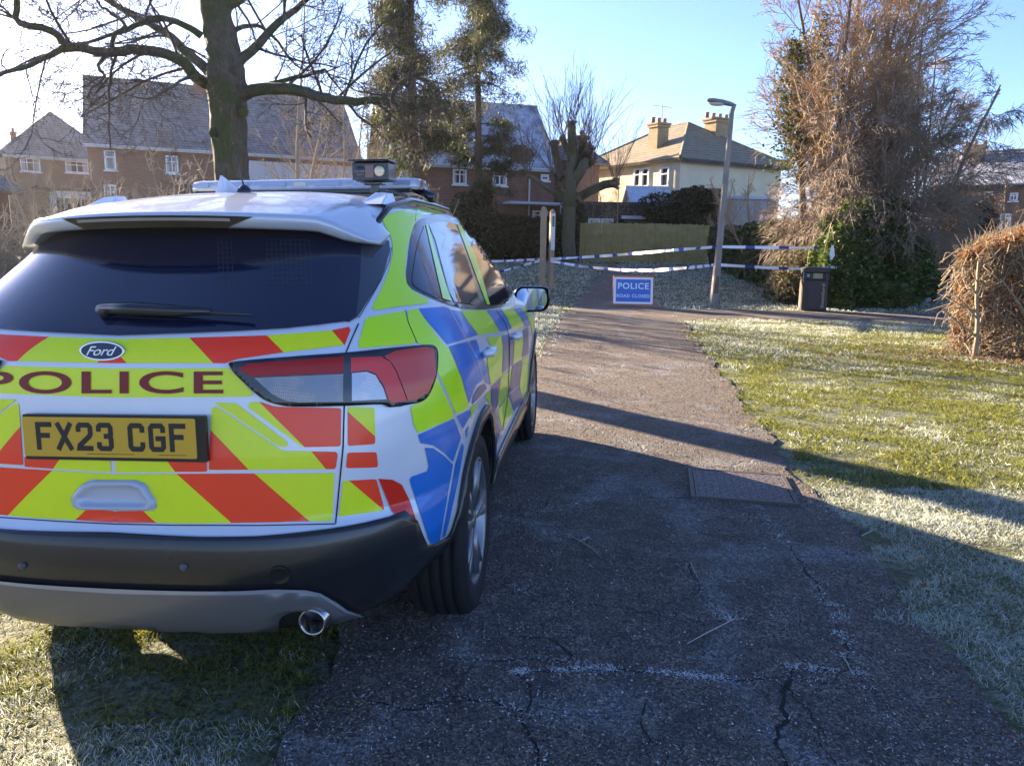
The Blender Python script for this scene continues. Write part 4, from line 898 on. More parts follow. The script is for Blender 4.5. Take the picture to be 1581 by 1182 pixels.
def _lens(h):
    o = h.xyz(); n = h.tree.nodes.new('ShaderNodeTexBrick'); h.tree.links.new(h.comb(h.math('ADD', o[0], o[1]), o[2]), n.inputs['Vector']); n.offset = 0
    n.inputs['Color1'].default_value = (.72, .66, .66, 1); n.inputs['Color2'].default_value = (.85, .76, .72, 1); n.inputs['Mortar'].default_value = (.22, .23, .27, 1); n.inputs['Scale'].default_value = 1; n.inputs['Brick Width'].default_value = .006; n.inputs['Row Height'].default_value = .004; n.inputs['Mortar Size'].default_value = .0006
    c = h.mix(h.rng(h.noise(13, 2), .45, .56), (.42, .44, .50), n.outputs['Color']); h.col(c); h.nrm(h.bump(n.outputs['Fac'], -.6, .002)); h.bsdf.inputs['Coat Weight'].default_value = 1; h.bsdf.inputs['Coat Roughness'].default_value = .05; h.bsdf.inputs['Metallic'].default_value = .2
M_clear = shader('clear_lamp_plastic', _lens, .3)
M_plate = mat('yellow_number_plate', (.62, .36, .03), .35, 0, .4, .3)
M_ink = mat('plate_black_letters', (.012, .012, .016), .4)
M_skid = mat('grey_skid_paint', (.17, .165, .165), .38, .35, .5, .2)
M_chrome = mat('polished_steel', (.45, .45, .46), .2, 1)

LZ = [.30, .36, .45, .55, .63, .655, .672, .75, .85, .95, 1.03, 1.12, 1.165, 1.21, 1.35, 1.50, 1.575]
LR = [.13, .075, .035, .008, .02, .035, .052, .060, .070, .085, .095, .108, .125, .165, .33, .50, .62]
LW = [.84, .885, .905, .915, .918, .919, .921, .926, .932, .934, .926, .905, .888, .866, .775, .685, .655]
LF = [4.50, 4.55, 4.58, 4.6, 4.6, 4.6, 4.6, 4.59, 4.56, 4.5, 4.3, 3.40, 3.32, 3.22, 2.92, 2.60, 2.42]
def half_outline(z, npt=(46, 40, 26)):
    r = np.interp(z, LZ, LR); W = np.interp(z, LZ, LW); f = np.interp(z, LZ, LF)
    k = np.clip((z-1.05)/.4, 0, 1)
    B = .92-.12*k; n = 3.2-.3*k; Bf = 1.25-.75*k
    t = np.linspace(0, 1, 500)*math.pi/2
    x1 = W*np.sin(t)**(2/n); y1 = r+B*(1-np.cos(t)**(2/n))
    x3 = W*np.cos(t)**(2/2.9); y3 = f-Bf*(1-np.sin(t)**(2/2.9))
    def res(x, y, m):
        s = np.concatenate([[0], np.cumsum(np.hypot(np.diff(x), np.diff(y)))]); q = np.linspace(0, s[-1], m)
        return np.interp(q, s, x), np.interp(q, s, y)
    a = res(x1, y1, npt[0]); c = res(x3, y3, npt[2])
    yb = np.linspace(y1[-1], y3[0], npt[1]+2)[1:-1]; b = (np.full(npt[1], W), yb)
    x = np.concatenate([a[0], b[0], c[0]]); y = np.concatenate([a[1], b[1], c[1]])
    x[0] = 0; x[-1] = 0
    return x, y
def sst(a, b, v): v = np.clip((v-a)/(b-a), 0, 1); return v*v*(3-2*v)
zs = np.unique(np.round(np.concatenate([np.linspace(.30, 1.575, 62), [.63, .655, .672]]), 4))
rows = []
for z in zs:
    x, y = half_outline(z)
    # haunch over the rear wheel and waist line along the doors
    x = x+np.where(x > .5, .014*np.exp(-((y-1.15)/.45)**2)*np.exp(-((z-.93)/.12)**2), 0)
    x = x-np.where(x > .8, .016*np.exp(-((z-.62)/.13)**2)*sst(1.4, 1.8, y)*(1-sst(3.0, 3.4, y)), 0)
    zz = np.full_like(x, z)
    if z < .55:
        zb = .315+.085*sst(.66, .90, x)*(1-sst(.9, 1.3, y)); zb = np.where(y > 1.2, zb+(.24-zb)*sst(1.2, 1.6, y), zb)
        zz = zb+(z-.30)/.25*(.55-zb)
    if z > 1.3:   # roof line drops towards the tail and windscreen
        zz = z
        zz = np.full_like(x, z)
    rows.append((x, y, zz))
xt, yt = half_outline(1.575); yc = 1.55
for s in [.97, .93, .88, .81, .72, .6, .45, .3, .15]:
    rows.append((xt*s, yc+(yt-yc)*s, 1.575+.09*(1-s**3.2)+0*xt))
nh = len(rows[0][0]); full = []
for x, y, z in rows:
    full.append(np.concatenate([np.stack([x, y, z], 1), np.stack([-x, y, z], 1)[-2:0:-1]]))
V = np.concatenate(full); n = full[0].shape[0]; L = len(full)
F = [(l*n+i, l*n+(i+1) % n, (l+1)*n+(i+1) % n, (l+1)*n+i) for l in range(L-1) for i in range(n)]
V = np.vstack([V, [0, yc, 1.665], [0, 2.3, .30]])
F += [((L-1)*n+i, (L-1)*n+(i+1) % n, L*n) for i in range(n)]
F += [((i+1) % n, i, L*n+1) for i in range(n)]
me = bpy.data.meshes.new('body'); me.from_pydata([tuple(v) for v in V], [], F); me.update()
bvh = BVHTree.FromPolygons([tuple(v) for v in V], F)         # the skin before the wheel arches are cut
body = bpy.data.objects.new('body', me); link(body, car)
me.materials.append(M_paint); me.materials.append(M_under)
AX = [(.98, .37), (3.69, .37)]; AR = .405
cut = []
for cy, cz in AX:
    for sx in (-1, 1):
        cm_ = MB(); Mx = Matrix.Translation((sx*.60, cy, cz)) @ Matrix.Rotation(sx*math.pi/2, 4, 'Y')
        cm_.lathe([(1e-4, 0), (AR, 0), (AR, .6), (1e-4, .6)], Mx, 64); c = cm_.build('cutter', M_under)
        bmm = bmesh.new(); bmm.from_mesh(c.data); bmesh.ops.remove_doubles(bmm, verts=bmm.verts, dist=.001); bmesh.ops.recalc_face_normals(bmm, faces=bmm.faces); bmm.to_mesh(c.data); bmm.free()
        cut.append(c); b = body.modifiers.new('arch', 'BOOLEAN'); b.object = c; b.solver = 'EXACT'; b.operation = 'DIFFERENCE'
body_w = body.matrix_world.copy()
for c in cut: c.matrix_world = M_CAR @ c.matrix_world
bpy.context.view_layer.update()
dg = bpy.context.evaluated_depsgraph_get(); nm = bpy.data.meshes.new_from_object(body.evaluated_get(dg))
body.modifiers.clear(); body.data = nm; nm.name = 'body'; nm.materials.clear(); nm.materials.append(M_paint); nm.materials.append(M_under)
for c in cut: bpy.data.objects.remove(c)
for p in nm.polygons:
    c = p.center; ins = False
    for cy, cz in AX:
        if abs(c.x) > .59 and abs(math.hypot(c.y-cy, c.z-cz)-AR) < .004: ins = True
        if abs(abs(c.x)-.60) < .004 and math.hypot(c.y-cy, c.z-cz) < AR: ins = True
    p.material_index = 1 if (ins or (p.normal.z < -.9)) else 0
    p.use_smooth = not ins
# ---- projection of flat outlines onto the skin
CCi = CC.inverted(); CO = CC.translation; CR = CC.to_3x3()
def px_ray(px, py): return CO, (CR @ Vector(((px-PW/2)/F_PX, -(py-PH/2)/F_PX, -1))).normalized()
def hit(mode, a, b):
    if mode == 'px': o, d = px_ray(a, b)
    elif mode == 'side': o, d = Vector((3, a, b)), Vector((-1, 0, 0))
    elif mode == 'rear': o, d = Vector((a, -3, b)), Vector((0, 1, 0))
    elif mode == 'cyl': o, d = Vector((0, 1.6, b)), Vector((math.sin(a), -math.cos(a), 0))
    elif mode == 'top': o, d = Vector((a, b, 4)), Vector((0, 0, -1))
    elif mode == 'front': o, d = Vector((a, 8, b)), Vector((0, -1, 0))
    p, nrm, i, dist = bvh.ray_cast(o, d)
    if p is None:
        best = None
        for k in range(90):
            q = o+d*(1.6+k*.05); r = bvh.find_nearest(q)
            if best is None or r[3] < best[3]: best = r
        p, nrm = best[0], best[1]
    if nrm.dot(p-Vector((0, 2.0, .9))) < 0: nrm = -nrm
    return p, nrm
def area(p): return sum(p[i-1][0]*p[i][1]-p[i][0]*p[i-1][1] for i in range(len(p)))/2
def clean(p):
    q = []
    for a in p:
        if not q or math.hypot(a[0]-q[-1][0], a[1]-q[-1][1]) > 1e-4: q.append(a)
    if len(q) > 1 and math.hypot(q[0][0]-q[-1][0], q[0][1]-q[-1][1]) < 1e-4: q.pop()
    return q
def rnd(poly, r):
    """round the corners of an outline"""
    out = []; n = len(poly)
    for i in range(n):
        a, b, c = Vector(poly[i-1]), Vector(poly[i]), Vector(poly[(i+1) % n])
        u, v = a-b, c-b; rr = min(r, u.length*.45, v.length*.45)
        if u.length < 1e-6 or v.length < 1e-6 or u.angle(v, 3.14) > 2.9: out.append(tuple(b)); continue
        p, q = b+u.normalized()*rr, b+v.normalized()*rr
        for t in (0, .33, .67, 1): out.append(tuple(p*(1-t)**2+b*2*t*(1-t)+q*t*t))
    return clean(out)
def smooth_poly(poly, k=4):
    """closed Catmull-Rom"""
    n = len(poly); out = []
    for i in range(n):
        p0, p1, p2, p3 = [np.array(poly[(i+j) % n], float) for j in (-1, 0, 1, 2)]
        for t in np.arange(k)/k:
            out.append(tuple(.5*((2*p1)+(-p0+p2)*t+(2*p0-5*p1+4*p2-p3)*t*t+(-p0+3*p1-3*p2+p3)*t**3)))
    return clean(out)
def clip(poly, p, q, keep):
    """keep the part left (keep=+1) or right (-1) of the line p->q"""
    out = []; n = len(poly)
    def s(a): return keep*((q[0]-p[0])*(a[1]-p[1])-(q[1]-p[1])*(a[0]-p[0]))
    for i in range(n):
        a, b = poly[i-1], poly[i]; sa, sb = s(a), s(b)
        if (sa >= 0) != (sb >= 0):
            t = sa/(sa-sb); out.append((a[0]+(b[0]-a[0])*t, a[1]+(b[1]-a[1])*t))
        if sb >= 0: out.append(b)
    return clean(out)
def fill(poly, step):
    poly = clean(poly); pts = []
    n = len(poly)
    for i in range(n):
        a, b = poly[i], poly[(i+1) % n]; l = math.hypot(b[0]-a[0], b[1]-a[1]); m = max(1, int(l/step))
        for k in range(m): pts.append((a[0]+(b[0]-a[0])*k/m, a[1]+(b[1]-a[1])*k/m))
    m = len(pts); xs = [p[0] for p in pts]; ys = [p[1] for p in pts]; P = np.array(pts)
    inner = []
    for gx in np.arange(min(xs)+step/2, max(xs), step):
        for gy in np.arange(min(ys)+step/2, max(ys), step):
            a = P; b = np.roll(P, -1, 0)
            c = ((a[:, 1] > gy) != (b[:, 1] > gy)) & (gx < (b[:, 0]-a[:, 0])*(gy-a[:, 1])/(b[:, 1]-a[:, 1]+1e-12)+a[:, 0])
            if c.sum() % 2 and np.hypot(P[:, 0]-gx, P[:, 1]-gy).min() > step*.35: inner.append((gx, gy))
    vs, es, fs, _, _, _ = geometry.delaunay_2d_cdt([Vector(p) for p in pts+inner], [(i, (i+1) % m) for i in range(m)], [list(range(m))], 1, 1e-5)
    return [tuple(v) for v in vs], [tuple(f) for f in fs]
def skin(name, polys, m, mode='px', off=.002, step=9, both=True, parent=None, thick=0, label=None, smooth=True, mirror_name=None):
    """panels laid on the body skin, each outline given in photo pixels or in car metres; both: its mirror image too"""
    if len(polys) > 1:
        for q in polys: r_ = skin(name, [q], m, mode, off, step, both, parent, thick, label, smooth)
        return r_
    v = []; f = []
    for poly in polys:
        if len(poly) < 3: continue
        vs, fs = fill(poly, step); b0 = len(v); h = [hit(mode, *p) for p in vs]
        v += [p+nn*off for p, nn in h]
        if both and mode == 'px':
            for p in v[b0:]:
                if abs(p.x) < .005: p.x = 0
        for t in fs:
            a, b, c = v[b0+t[0]], v[b0+t[1]], v[b0+t[2]]; nn = (b-a).cross(c-a)
            f.append(tuple(b0+i for i in t) if nn.dot(h[t[0]][1]) > 0 else tuple(b0+i for i in reversed(t)))
    def mk(sgn):
        mb = MB(); mb.v = [(p.x*sgn, p.y, p.z) for p in v]; mb.f = [t if sgn > 0 else tuple(reversed(t)) for t in f]; mb.m = [0]*len(f)
        o = mb.build(name, m, parent or car, smooth=smooth)
        if thick:
            s = o.modifiers.new('solid', 'SOLIDIFY'); s.thickness = thick; s.offset = 1; s.use_even_offset = False
        if label: o['label'] = label
        return o
    a = mk(1)
    if both == True: mk(-1)
    return a
def Z(s, ox, oy, pts): return [(x/s+ox, y/s+oy) for x, y in pts]
def wrap(chain):
    """right-hand outline from the middle line round to the middle line, made whole and symmetrical"""
    q = []
    for c in chain:
        p = hit('px', *c)[0]; q.append((math.atan2(p.x, 1.6-p.y), p.z))
    q[0] = (0, q[0][1]); q[-1] = (0, q[-1][1])
    return [q+[(-a, z) for a, z in q[-2:0:-1]]]
z2 = lambda p: Z(2.2586, 0, 500, p)      # enlargements the outlines were read from
z1 = lambda p: Z(2.2586, 0, 240, p)
z5 = lambda p: Z(3.581, 340, 510, p)
zs_ = lambda p: Z(4.22, 640, 440, p)
zc = lambda p: Z(4.546, 540, 280, p)
zq = lambda p: Z(2.955, 560, 480, p)
zw = lambda p: Z(4.924, 580, 320, p)
zd = lambda p: Z(4.65, 380, 880, p)
def cx(py, y=.1, dx=0):
    """pixel column of the car's middle line on photo row py"""
    lo, hi = 0., 790.
    for _ in range(40):
        m = (lo+hi)/2; p, _n = hit('px', m, py)
        if p.x < 0: lo = m
        else: hi = m
    return hi+dx
def cline(y0, y1, k=8, dx=0): return [(cx(y0+(y1-y0)*i/k)+dx, y0+(y1-y0)*i/k) for i in range(k+1)]
# ---- chevron film on the tail (right half; mirrored)
red, yel = [], []
def stripes(poly, lines, first):
    """cut a panel along slanted lines, colours alternating from the left; 'first' is the colour left of line 1"""
    rest = poly; c = first
    for p, q in lines:
        if p[1] > q[1]: p, q = q, p
        (yel if c == 'y' else red).append(clip(rest, p, q, 1)); rest = clip(rest, p, q, -1); c = 'r' if c == 'y' else 'y'
    (yel if c == 'y' else red).append(rest)
g = 1.5
c0, c1 = cx(527), cx(560)
A = [(c0+.2, 523.5), *z2([(380, 55), (660, 49), (930, 41), (1155, 24), (1216, 11), (1222, 22), (1202, 74), (985, 100), (830, 122), (785, 137)])[1:], (c1+.2, 560.5)]
stripes(A, [z2([(415, 108), (445, 137)]), z2([(660, 48), (745, 137)]), z2([(930, 40), (990, 100)]), z2([(1155, 22), (1202, 76)])], 'r')
B = rnd([*z2([(800, 154), (884, 240), (878, 253)]), *cline(613.5, 568.5, 4, g)], 3); yel.append(B)
C1 = rnd(z2([(739, 290), (757, 288), (985, 441), (1172, 445), (1178, 455), (1170, 505), (728, 508)]), 4)
stripes(C1, [z2([(738, 372), (870, 509)]), z2([(1083, 440), (1137, 506)])], 'r')
yel.append(rnd(z2([(747, 273), (822, 275), (1000, 408), (1005, 424), (990, 430), (960, 418)]), 4))
C3 = rnd(z2([(868, 273), (908, 271), (960, 288), (1190, 293), (1188, 426), (1055, 429), (866, 291)]), 4)
stripes(C3, [z2([(903, 270), (1066, 432)])], 'y')
cD = cx(712)
D1 = rnd([(cD+4, 710.5), *z2([(722, 477), (723, 514)]), (cD+4, 728.7)], 3)
stripes(D1, [z2([(582, 475), (615, 518)])], 'y')
E0 = cx(731)
E = rnd([(E0, 731.5), *z2([(1166, 519), (1158, 687), (700, 694), (414, 693)]), (cx(806)+1.5, 806), (cx(788.5)+1.5, 788.5), *z2([(538, 650), (552, 636), (520, 572), (480, 545)]), (E0, 740.5)], 3)
stripes(E, [z2([(500, 650), (548, 695)]), z2([(615, 520), (812, 696)]), z2([(885, 518), (1085, 692)])], 'r')
F1 = rnd(z2([(1212, 288), (1306, 292), (1308, 418), (1212, 425)]), 4); stripes(F1, [z2([(1212, 305), (1308, 392)])], 'r')
red.append(rnd(z2([(1211, 448), (1313, 446), (1318, 499), (1206, 502)]), 4))
F3 = rnd(z2([(1196, 546), (1312, 540), (1341, 650), (1181, 672)]), 4); stripes(F3, [z2([(1213, 542), (1342, 652)])], 'y')
# 'first' is the colour on the lower-left of a slanted line
skin('chevron_film', [p for p in yel if len(p) > 2 and abs(area(p)) > 2], M_yel, label='yellow chevron film on the tail')
skin('chevron_film', [p for p in red if len(p) > 2 and abs(area(p)) > 2], M_red, label='orange red chevron film on the tail')
# lettering on the yellow band
tv, tf = text_mesh('POLICE', .018, 1.13)
def word(px0, px1, py0, py1, shear=0): return [(px0+(px1-px0)*x, py1-(py1-py0)*y) for x, y in tv]
Wd = word(-27, 345.5, 572.8, 607.5); h = [hit('px', *p) for p in Wd]
mb = MB(); mb.add([p+nn*.0042 for p, nn in h], tf); mb.build('band_lettering', M_maroon, car)
# ---- side chequers (right; mirrored)
SY = [zc([(110, 965), (150, 950), (385, 910), (405, 990), (458, 1110), (452, 1142), (330, 1150), (60, 1172), (62, 1130)]),
      zc([(408, 907), (475, 893), (520, 960), (600, 1070), (686, 1178), (600, 1183), (560, 1152), (478, 1138), (430, 1060), (405, 960)]),
      zc([(220, 255), (330, 210), (465, 190), (455, 290), (430, 370), (400, 470), (385, 640), (400, 720), (440, 770), (550, 830), (556, 848), (540, 858), (340, 880), (170, 907), (158, 880), (220, 760), (275, 620), (303, 500), (290, 400), (250, 320)]),
      [(643, 321), (660, 320.5), (681, 321), (697, 327), (712, 337), (724, 349), (716, 344), (703, 337), (688, 331), (665, 331), (648, 335), (641, 342)],
      zs_([(297, 168), (460, 165), (510, 230), (550, 305), (415, 325), (345, 235)]),
      zs_([(564, 160), (640, 155), (690, 215), (713, 270), (634, 285), (602, 215)]),
      zs_([(697, 148), (740, 150), (775, 230), (785, 290), (767, 315), (757, 262), (735, 205)]),
      zs_([(139, 417), (215, 400), (250, 480), (300, 600), (350, 788), (345, 800), (268, 838), (215, 710), (140, 555)]),
      zq([(328, 285), (410, 463), (408, 488), (252, 556), (232, 520), (216, 438), (280, 405), (318, 345)]),
      zs_([(466, 342), (560, 332), (572, 400), (567, 590), (493, 652), (480, 560), (470, 490), (500, 420), (490, 380)]),
      zs_([(650, 362), (675, 350), (682, 300), (703, 290), (706, 380), (695, 477), (640, 515)]),
      zs_([(364, 795), (410, 765), (385, 815), (366, 875)]),
      zs_([(455, 722), (492, 687), (495, 815), (478, 755)]),
      zs_([(560, 602), (632, 542), (610, 700), (537, 795), (548, 700)]),
      zs_([(537, 818), (605, 717), (640, 828), (570, 938)]),
      zs_([(702, 482), (743, 452), (740, 620), (713, 768), (682, 655)])]
SB = [zs_([(28, 155), (190, 142), (240, 165), (292, 170), (340, 240), (410, 325), (215, 388), (130, 290), (62, 215)]),
      zs_([(467, 165), (562, 160), (600, 218), (632, 285), (553, 303), (512, 230)]),
      zs_([(645, 155), (695, 149), (733, 205), (753, 262), (716, 270), (692, 215)]),
      zs_([(222, 398), (355, 365), (400, 470), (440, 618), (400, 650), (378, 700), (355, 768), (320, 655), (267, 500)]),
      zs_([(360, 362), (400, 355), (428, 440), (470, 530), (488, 650), (470, 640), (445, 610), (405, 480)]),
      zq([(250, 565), (415, 490), (447, 575), (410, 688), (370, 645), (320, 612), (262, 602)]),
      zq([(282, 622), (320, 625), (370, 660), (410, 700), (350, 1048), (310, 1060), (298, 1040), (212, 770), (220, 755), (292, 730), (300, 705)]),
      zq([(424, 480), (486, 450), (492, 468), (455, 538)]),
      zq([(466, 545), (484, 520), (476, 570), (470, 580)]),
      zq([(422, 695), (452, 600), (460, 620), (432, 780), (392, 960), (376, 1022), (360, 1035)])]
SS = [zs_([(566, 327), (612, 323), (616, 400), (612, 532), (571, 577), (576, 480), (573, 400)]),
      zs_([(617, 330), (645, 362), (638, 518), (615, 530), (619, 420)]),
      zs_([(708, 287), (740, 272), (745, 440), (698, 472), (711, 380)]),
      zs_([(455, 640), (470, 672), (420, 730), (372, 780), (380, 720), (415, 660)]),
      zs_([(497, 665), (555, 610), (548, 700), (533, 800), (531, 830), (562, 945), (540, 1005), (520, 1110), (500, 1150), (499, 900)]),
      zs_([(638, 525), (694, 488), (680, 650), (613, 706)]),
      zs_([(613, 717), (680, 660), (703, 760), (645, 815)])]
kw = dict(step=5, off=.002)
skin('chequer_film', [rnd(p, 1.5) for p in SY], M_yel2, label='yellow chequer film along the flank', **kw)
skin('chequer_film', [rnd(p, 1.5) for p in SB], M_blue, label='blue chequer film along the flank', **kw)
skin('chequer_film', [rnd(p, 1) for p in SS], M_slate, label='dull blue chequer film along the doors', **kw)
# ---- rear window, side windows
GL = [(-14, 352), (60, 341), (150, 336), (260, 334), (400, 342), (520, 352), *z1([(1210, 262), (1240, 272), (1256, 300), (1256, 400), (1246, 560), (1222, 578), (1000, 605), (660, 622), (380, 630)])]
ccx = cx(345)
GR = [(cx(342), 342), (300, 336), (400, 342), (520, 352), *z1([(1210, 262), (1242, 276), (1258, 310), (1256, 400), (1240, 560), (1215, 580), (1000, 605), (660, 622)]), (cx(518.8), 518.8)]
win = skin('rear_window', wrap(GR), M_glass, mode='cyl', off=.0048, step=.045, both=False)
skin('window_surround', [z1([(1190, 250), (1280, 268), (1355, 300), (1359, 330), (1340, 400), (1320, 450), (1245, 566), (1216, 583), (1200, 580), (1232, 550), (1246, 400), (1246, 320), (1230, 284)])], mat('tinted_side_panel', (.035, .042, .06), .12, 0, .6, .6), off=.0035, step=8)
DLO = smooth_poly(zw([(230, 540), (245, 380), (262, 250), (290, 145), (345, 88), (430, 62), (520, 62), (600, 75), (700, 125), (800, 225), (900, 360), (990, 530), (1045, 680), (1050, 735), (900, 768), (780, 778), (640, 765), (480, 715), (330, 650), (255, 605)]), 3)
skin('window_frame', [DLO], M_trim, off=.003, step=6)
skin('side_window', [smooth_poly(zw([(270, 570), (285, 440), (310, 300), (355, 165), (372, 165), (440, 480), (488, 695), (400, 665), (310, 620)]), 2)], M_glass, off=.005, step=5, label='rear quarter window')
skin('side_window', [zw([(395, 132), (480, 112), (580, 120), (612, 165), (700, 430), (785, 725), (740, 745), (590, 722), (548, 640), (445, 250)])], M_glass, off=.005, step=5)
skin('side_window', [zw([(645, 128), (740, 200), (830, 320), (930, 495), (1005, 680), (1000, 733), (872, 745), (800, 530), (710, 290)])], M_glass, off=.005, step=5)
skin('pillar_film', [zw([(373, 138), (392, 136), (440, 320), (543, 640), (572, 718), (502, 700), (440, 430)]), zw([(612, 128), (650, 152), (740, 340), (803, 530), (862, 742), (838, 742), (770, 560), (690, 340)])], M_yel2, off=.0055, step=5)
M_cage = mat('window_guard_wire', (.050, .058, .066), .4)
def zone(x0, x1, y0, y1, n_, m_):
    out = [[(x0+(x1-x0)*i/n_-.3, y0), (x0+(x1-x0)*i/n_+.3, y0), (x0+(x1-x0)*i/n_+.3+3, y1), (x0+(x1-x0)*i/n_-.3+3, y1)] for i in range(n_+1)]
    return out+[[(x0+(x1-x0)*c/6, y0+(y1-y0)*j/m_-.3), (x0+(x1-x0)*(c+1)/6, y0+(y1-y0)*j/m_-.3), (x0+(x1-x0)*(c+1)/6, y0+(y1-y0)*j/m_+.3), (x0+(x1-x0)*c/6, y0+(y1-y0)*j/m_+.3)] for j in range(m_+1) for c in range(6)]
gq = []
for z_ in [zone(412, 478, 372, 440, 9, 9), zone(337, 358, 370, 445, 3, 10)]:
    for q in z_: gq.append(q)
v, f = [], []
for q in gq:
    b0 = len(v); v += [p+nn*.0047 for p, nn in [hit('px', *p) for p in q]]; f.append((b0, b0+1, b0+2, b0+3))
mb = MB(); mb.add(v, f); mb.v = [(x, y-.0012, z) for x, y, z in mb.v]; mb.build('window_guard', M_cage, win)
# windscreen and bonnet-side details
def fr(zl): return hit('front', 0, zl)
skin('windscreen', [[(-.60, 1.17), (.60, 1.17), (.56, 1.35), (.50, 1.52), (-.50, 1.52), (-.56, 1.35)]], M_glass, mode='front', off=.004, step=.06, both=False)
skin('front_grille', [rnd([(-.48, .62), (.48, .62), (.42, .86), (-.42, .86)], .05)], M_trim, mode='front', off=.004, step=.05, both=False)
skin('headlight', [rnd([(.50, .80), (.78, .84), (.82, .90), (.52, .90)], .02)], M_clear, mode='front', off=.005, step=.04)
# ---- tail lights
LO = smooth_poly(z5([(62, 205), (90, 175), (400, 148), (690, 128), (900, 106), (1120, 85), (1172, 92), (1190, 130), (1185, 240), (1150, 340), (1110, 388), (1040, 408), (930, 424), (885, 408), (680, 416), (450, 420), (340, 412), (240, 378), (150, 300)]), 3)
skin('tail_light', [LO], M_trim, off=.007, step=6, thick=.004)
for o in [o for o in car.children if o.name.startswith('tail_light')]:
    s = 1 if o.data.vertices[0].co.x > 0 else -1
    def lens(polys, m, off, nm):
        a = skin(nm, polys, m, off=off, step=5, both=False, parent=o)
        if s < 0:
            for v in a.data.vertices: v.co.x *= -1
            a.data.flip_normals()
    lens([z5([(105, 208), (165, 188), (400, 170), (676, 150), (676, 236), (500, 243), (170, 256)]), z5([(716, 156), (880, 150), (930, 180), (960, 230), (1020, 388), (935, 398), (920, 385), (895, 310), (850, 240), (800, 222), (716, 232)])], M_redl, .0125, 'red_lens')
    lens([z5([(895, 150), (960, 118), (1120, 98), (1165, 108), (1176, 240), (1140, 335), (1070, 384), (1024, 387), (965, 230), (935, 180)])], M_redd, .013, 'side_lens')
    lens([z5([(195, 262), (500, 250), (675, 242), (675, 392), (440, 396), (370, 388), (290, 350)]), z5([(722, 238), (800, 230), (850, 250), (890, 320), (910, 380), (722, 388)])], M_clear, .0125, 'clear_lens')
skin('reflector', [z5([(872, 817), (950, 823), (1000, 850), (1040, 930), (1085, 1065), (1000, 1038), (948, 1000)])], M_redl, off=.004, step=5)
# ---- bumper
b1 = [(cx(822), 822), (310, 829), (400, 828), (480, 820), (560, 807), (600, 797), (622, 788), (641, 803), (648, 822), (657, 841), (668, 838), (690, 827), (700, 819)]
BP = b1+[(696, 842), (688, 858), (668, 876), (640, 899), (600, 925), (557, 947), (520, 957), (470, 962), (400, 963), (cx(958), 958)]
skin('rear_bumper', wrap(BP), M_plast, mode='cyl', off=.006, step=.03, thick=.006, both=False)
dx = cx(905)
DF = [(cx(904), 904), *zd([(0, 124), (230, 114), (420, 117), (520, 138), (620, 198), (700, 252), (815, 300), (625, 374), (585, 320), (545, 285), (480, 258), (400, 246), (320, 255), (262, 285), (240, 320), (235, 408), (130, 412)]), (300, 966), (cx(962), 962)]
skin('skid_plate', wrap(DF), M_skid, mode='cyl', off=.016, step=.03, thick=.008, both=False)
DL = [(dx, 899.5), *zd([(0, 104), (230, 94), (430, 100), (530, 122), (640, 186), (720, 244), (830, 296), (812, 303), (700, 256), (620, 202), (520, 141), (420, 120), (230, 117), (0, 127)]), (dx, 906.5)]
skin('skid_highlight', wrap(DL), mat('skid_highlight_paint', (.36, .37, .42), .3, .3, .5, .3), mode='cyl', off=.0255, step=.03, both=False)  # highlight along the skid plate's top edge, painted as a lighter strip
# gaps between panels
def seam(pts, w, mode='px', off=.0028, both=True, step=6, m=None, nm='panel_gap'):
    a, b = [], []
    for i, p in enumerate(pts):
        q0 = pts[max(i-1, 0)]; q1 = pts[min(i+1, len(pts)-1)]; t = Vector((q1[0]-q0[0], q1[1]-q0[1])).normalized(); nn = Vector((-t.y, t.x))*w/2
        a.append((p[0]+nn.x, p[1]+nn.y)); b.append((p[0]-nn.x, p[1]-nn.y))
    return skin(nm, [a+b[::-1]], m or M_seam, mode=mode, off=off, step=step, both=both)
seam(z2([(1250, 0), (1225, 55), (1206, 100)]), 2, off=.003)
seam(z2([(1200, 285), (1196, 430), (1186, 530), (1170, 695)]), 2.2, off=.003)
seam([(cx(808.5), 809), *z2([(600, 702), (900, 703), (1170, 697)])], 1.5)
seam(zs_([(140, 570), (215, 720), (262, 850), (300, 925), (325, 1000)]), 1.1, m=M_paint)
seam(zc([(388, 905), (405, 985), (470, 1135)]), 1.0)
seam(zs_([(215, 140), (290, 280), (400, 470), (450, 640)]), 1.0, m=M_paint, off=.0033)
seam(zs_([(530, 165), (590, 250), (612, 330), (614, 520), (606, 720), (570, 950)]), .8, off=.0033)
seam(zs_([(692, 150), (735, 260), (738, 440), (700, 770)]), .7, off=.0033, m=M_paint)
seam(zc([(60, 965), (130, 850), (220, 690), (275, 560), (288, 470)]), 1.2, off=.005)
# arches and sills (in metres, seen from the side)
for ay in (.98, 3.69):
    o_, i_ = [], []
    for k in range(31):
        a = R(-22+k*224/30); w = .052
        o_.append((ay+math.cos(a)*(AR+w), max(.36 if a < 0 or a > math.pi else 0, .37+math.sin(a)*(AR+w)))); i_.append((ay+math.cos(a)*(AR-.004), .37+math.sin(a)*(AR-.004)))
    skin('arch_trim', [o_+i_[::-1]], M_plast, mode='side', off=.004, step=.05, thick=.012)
skin('sill_trim', [[(1.42, .262), (3.24, .262), (3.22, .37), (3.17, .46), (1.52, .46), (1.45, .36)]], M_plast, mode='side', off=.004, step=.06, thick=.012)
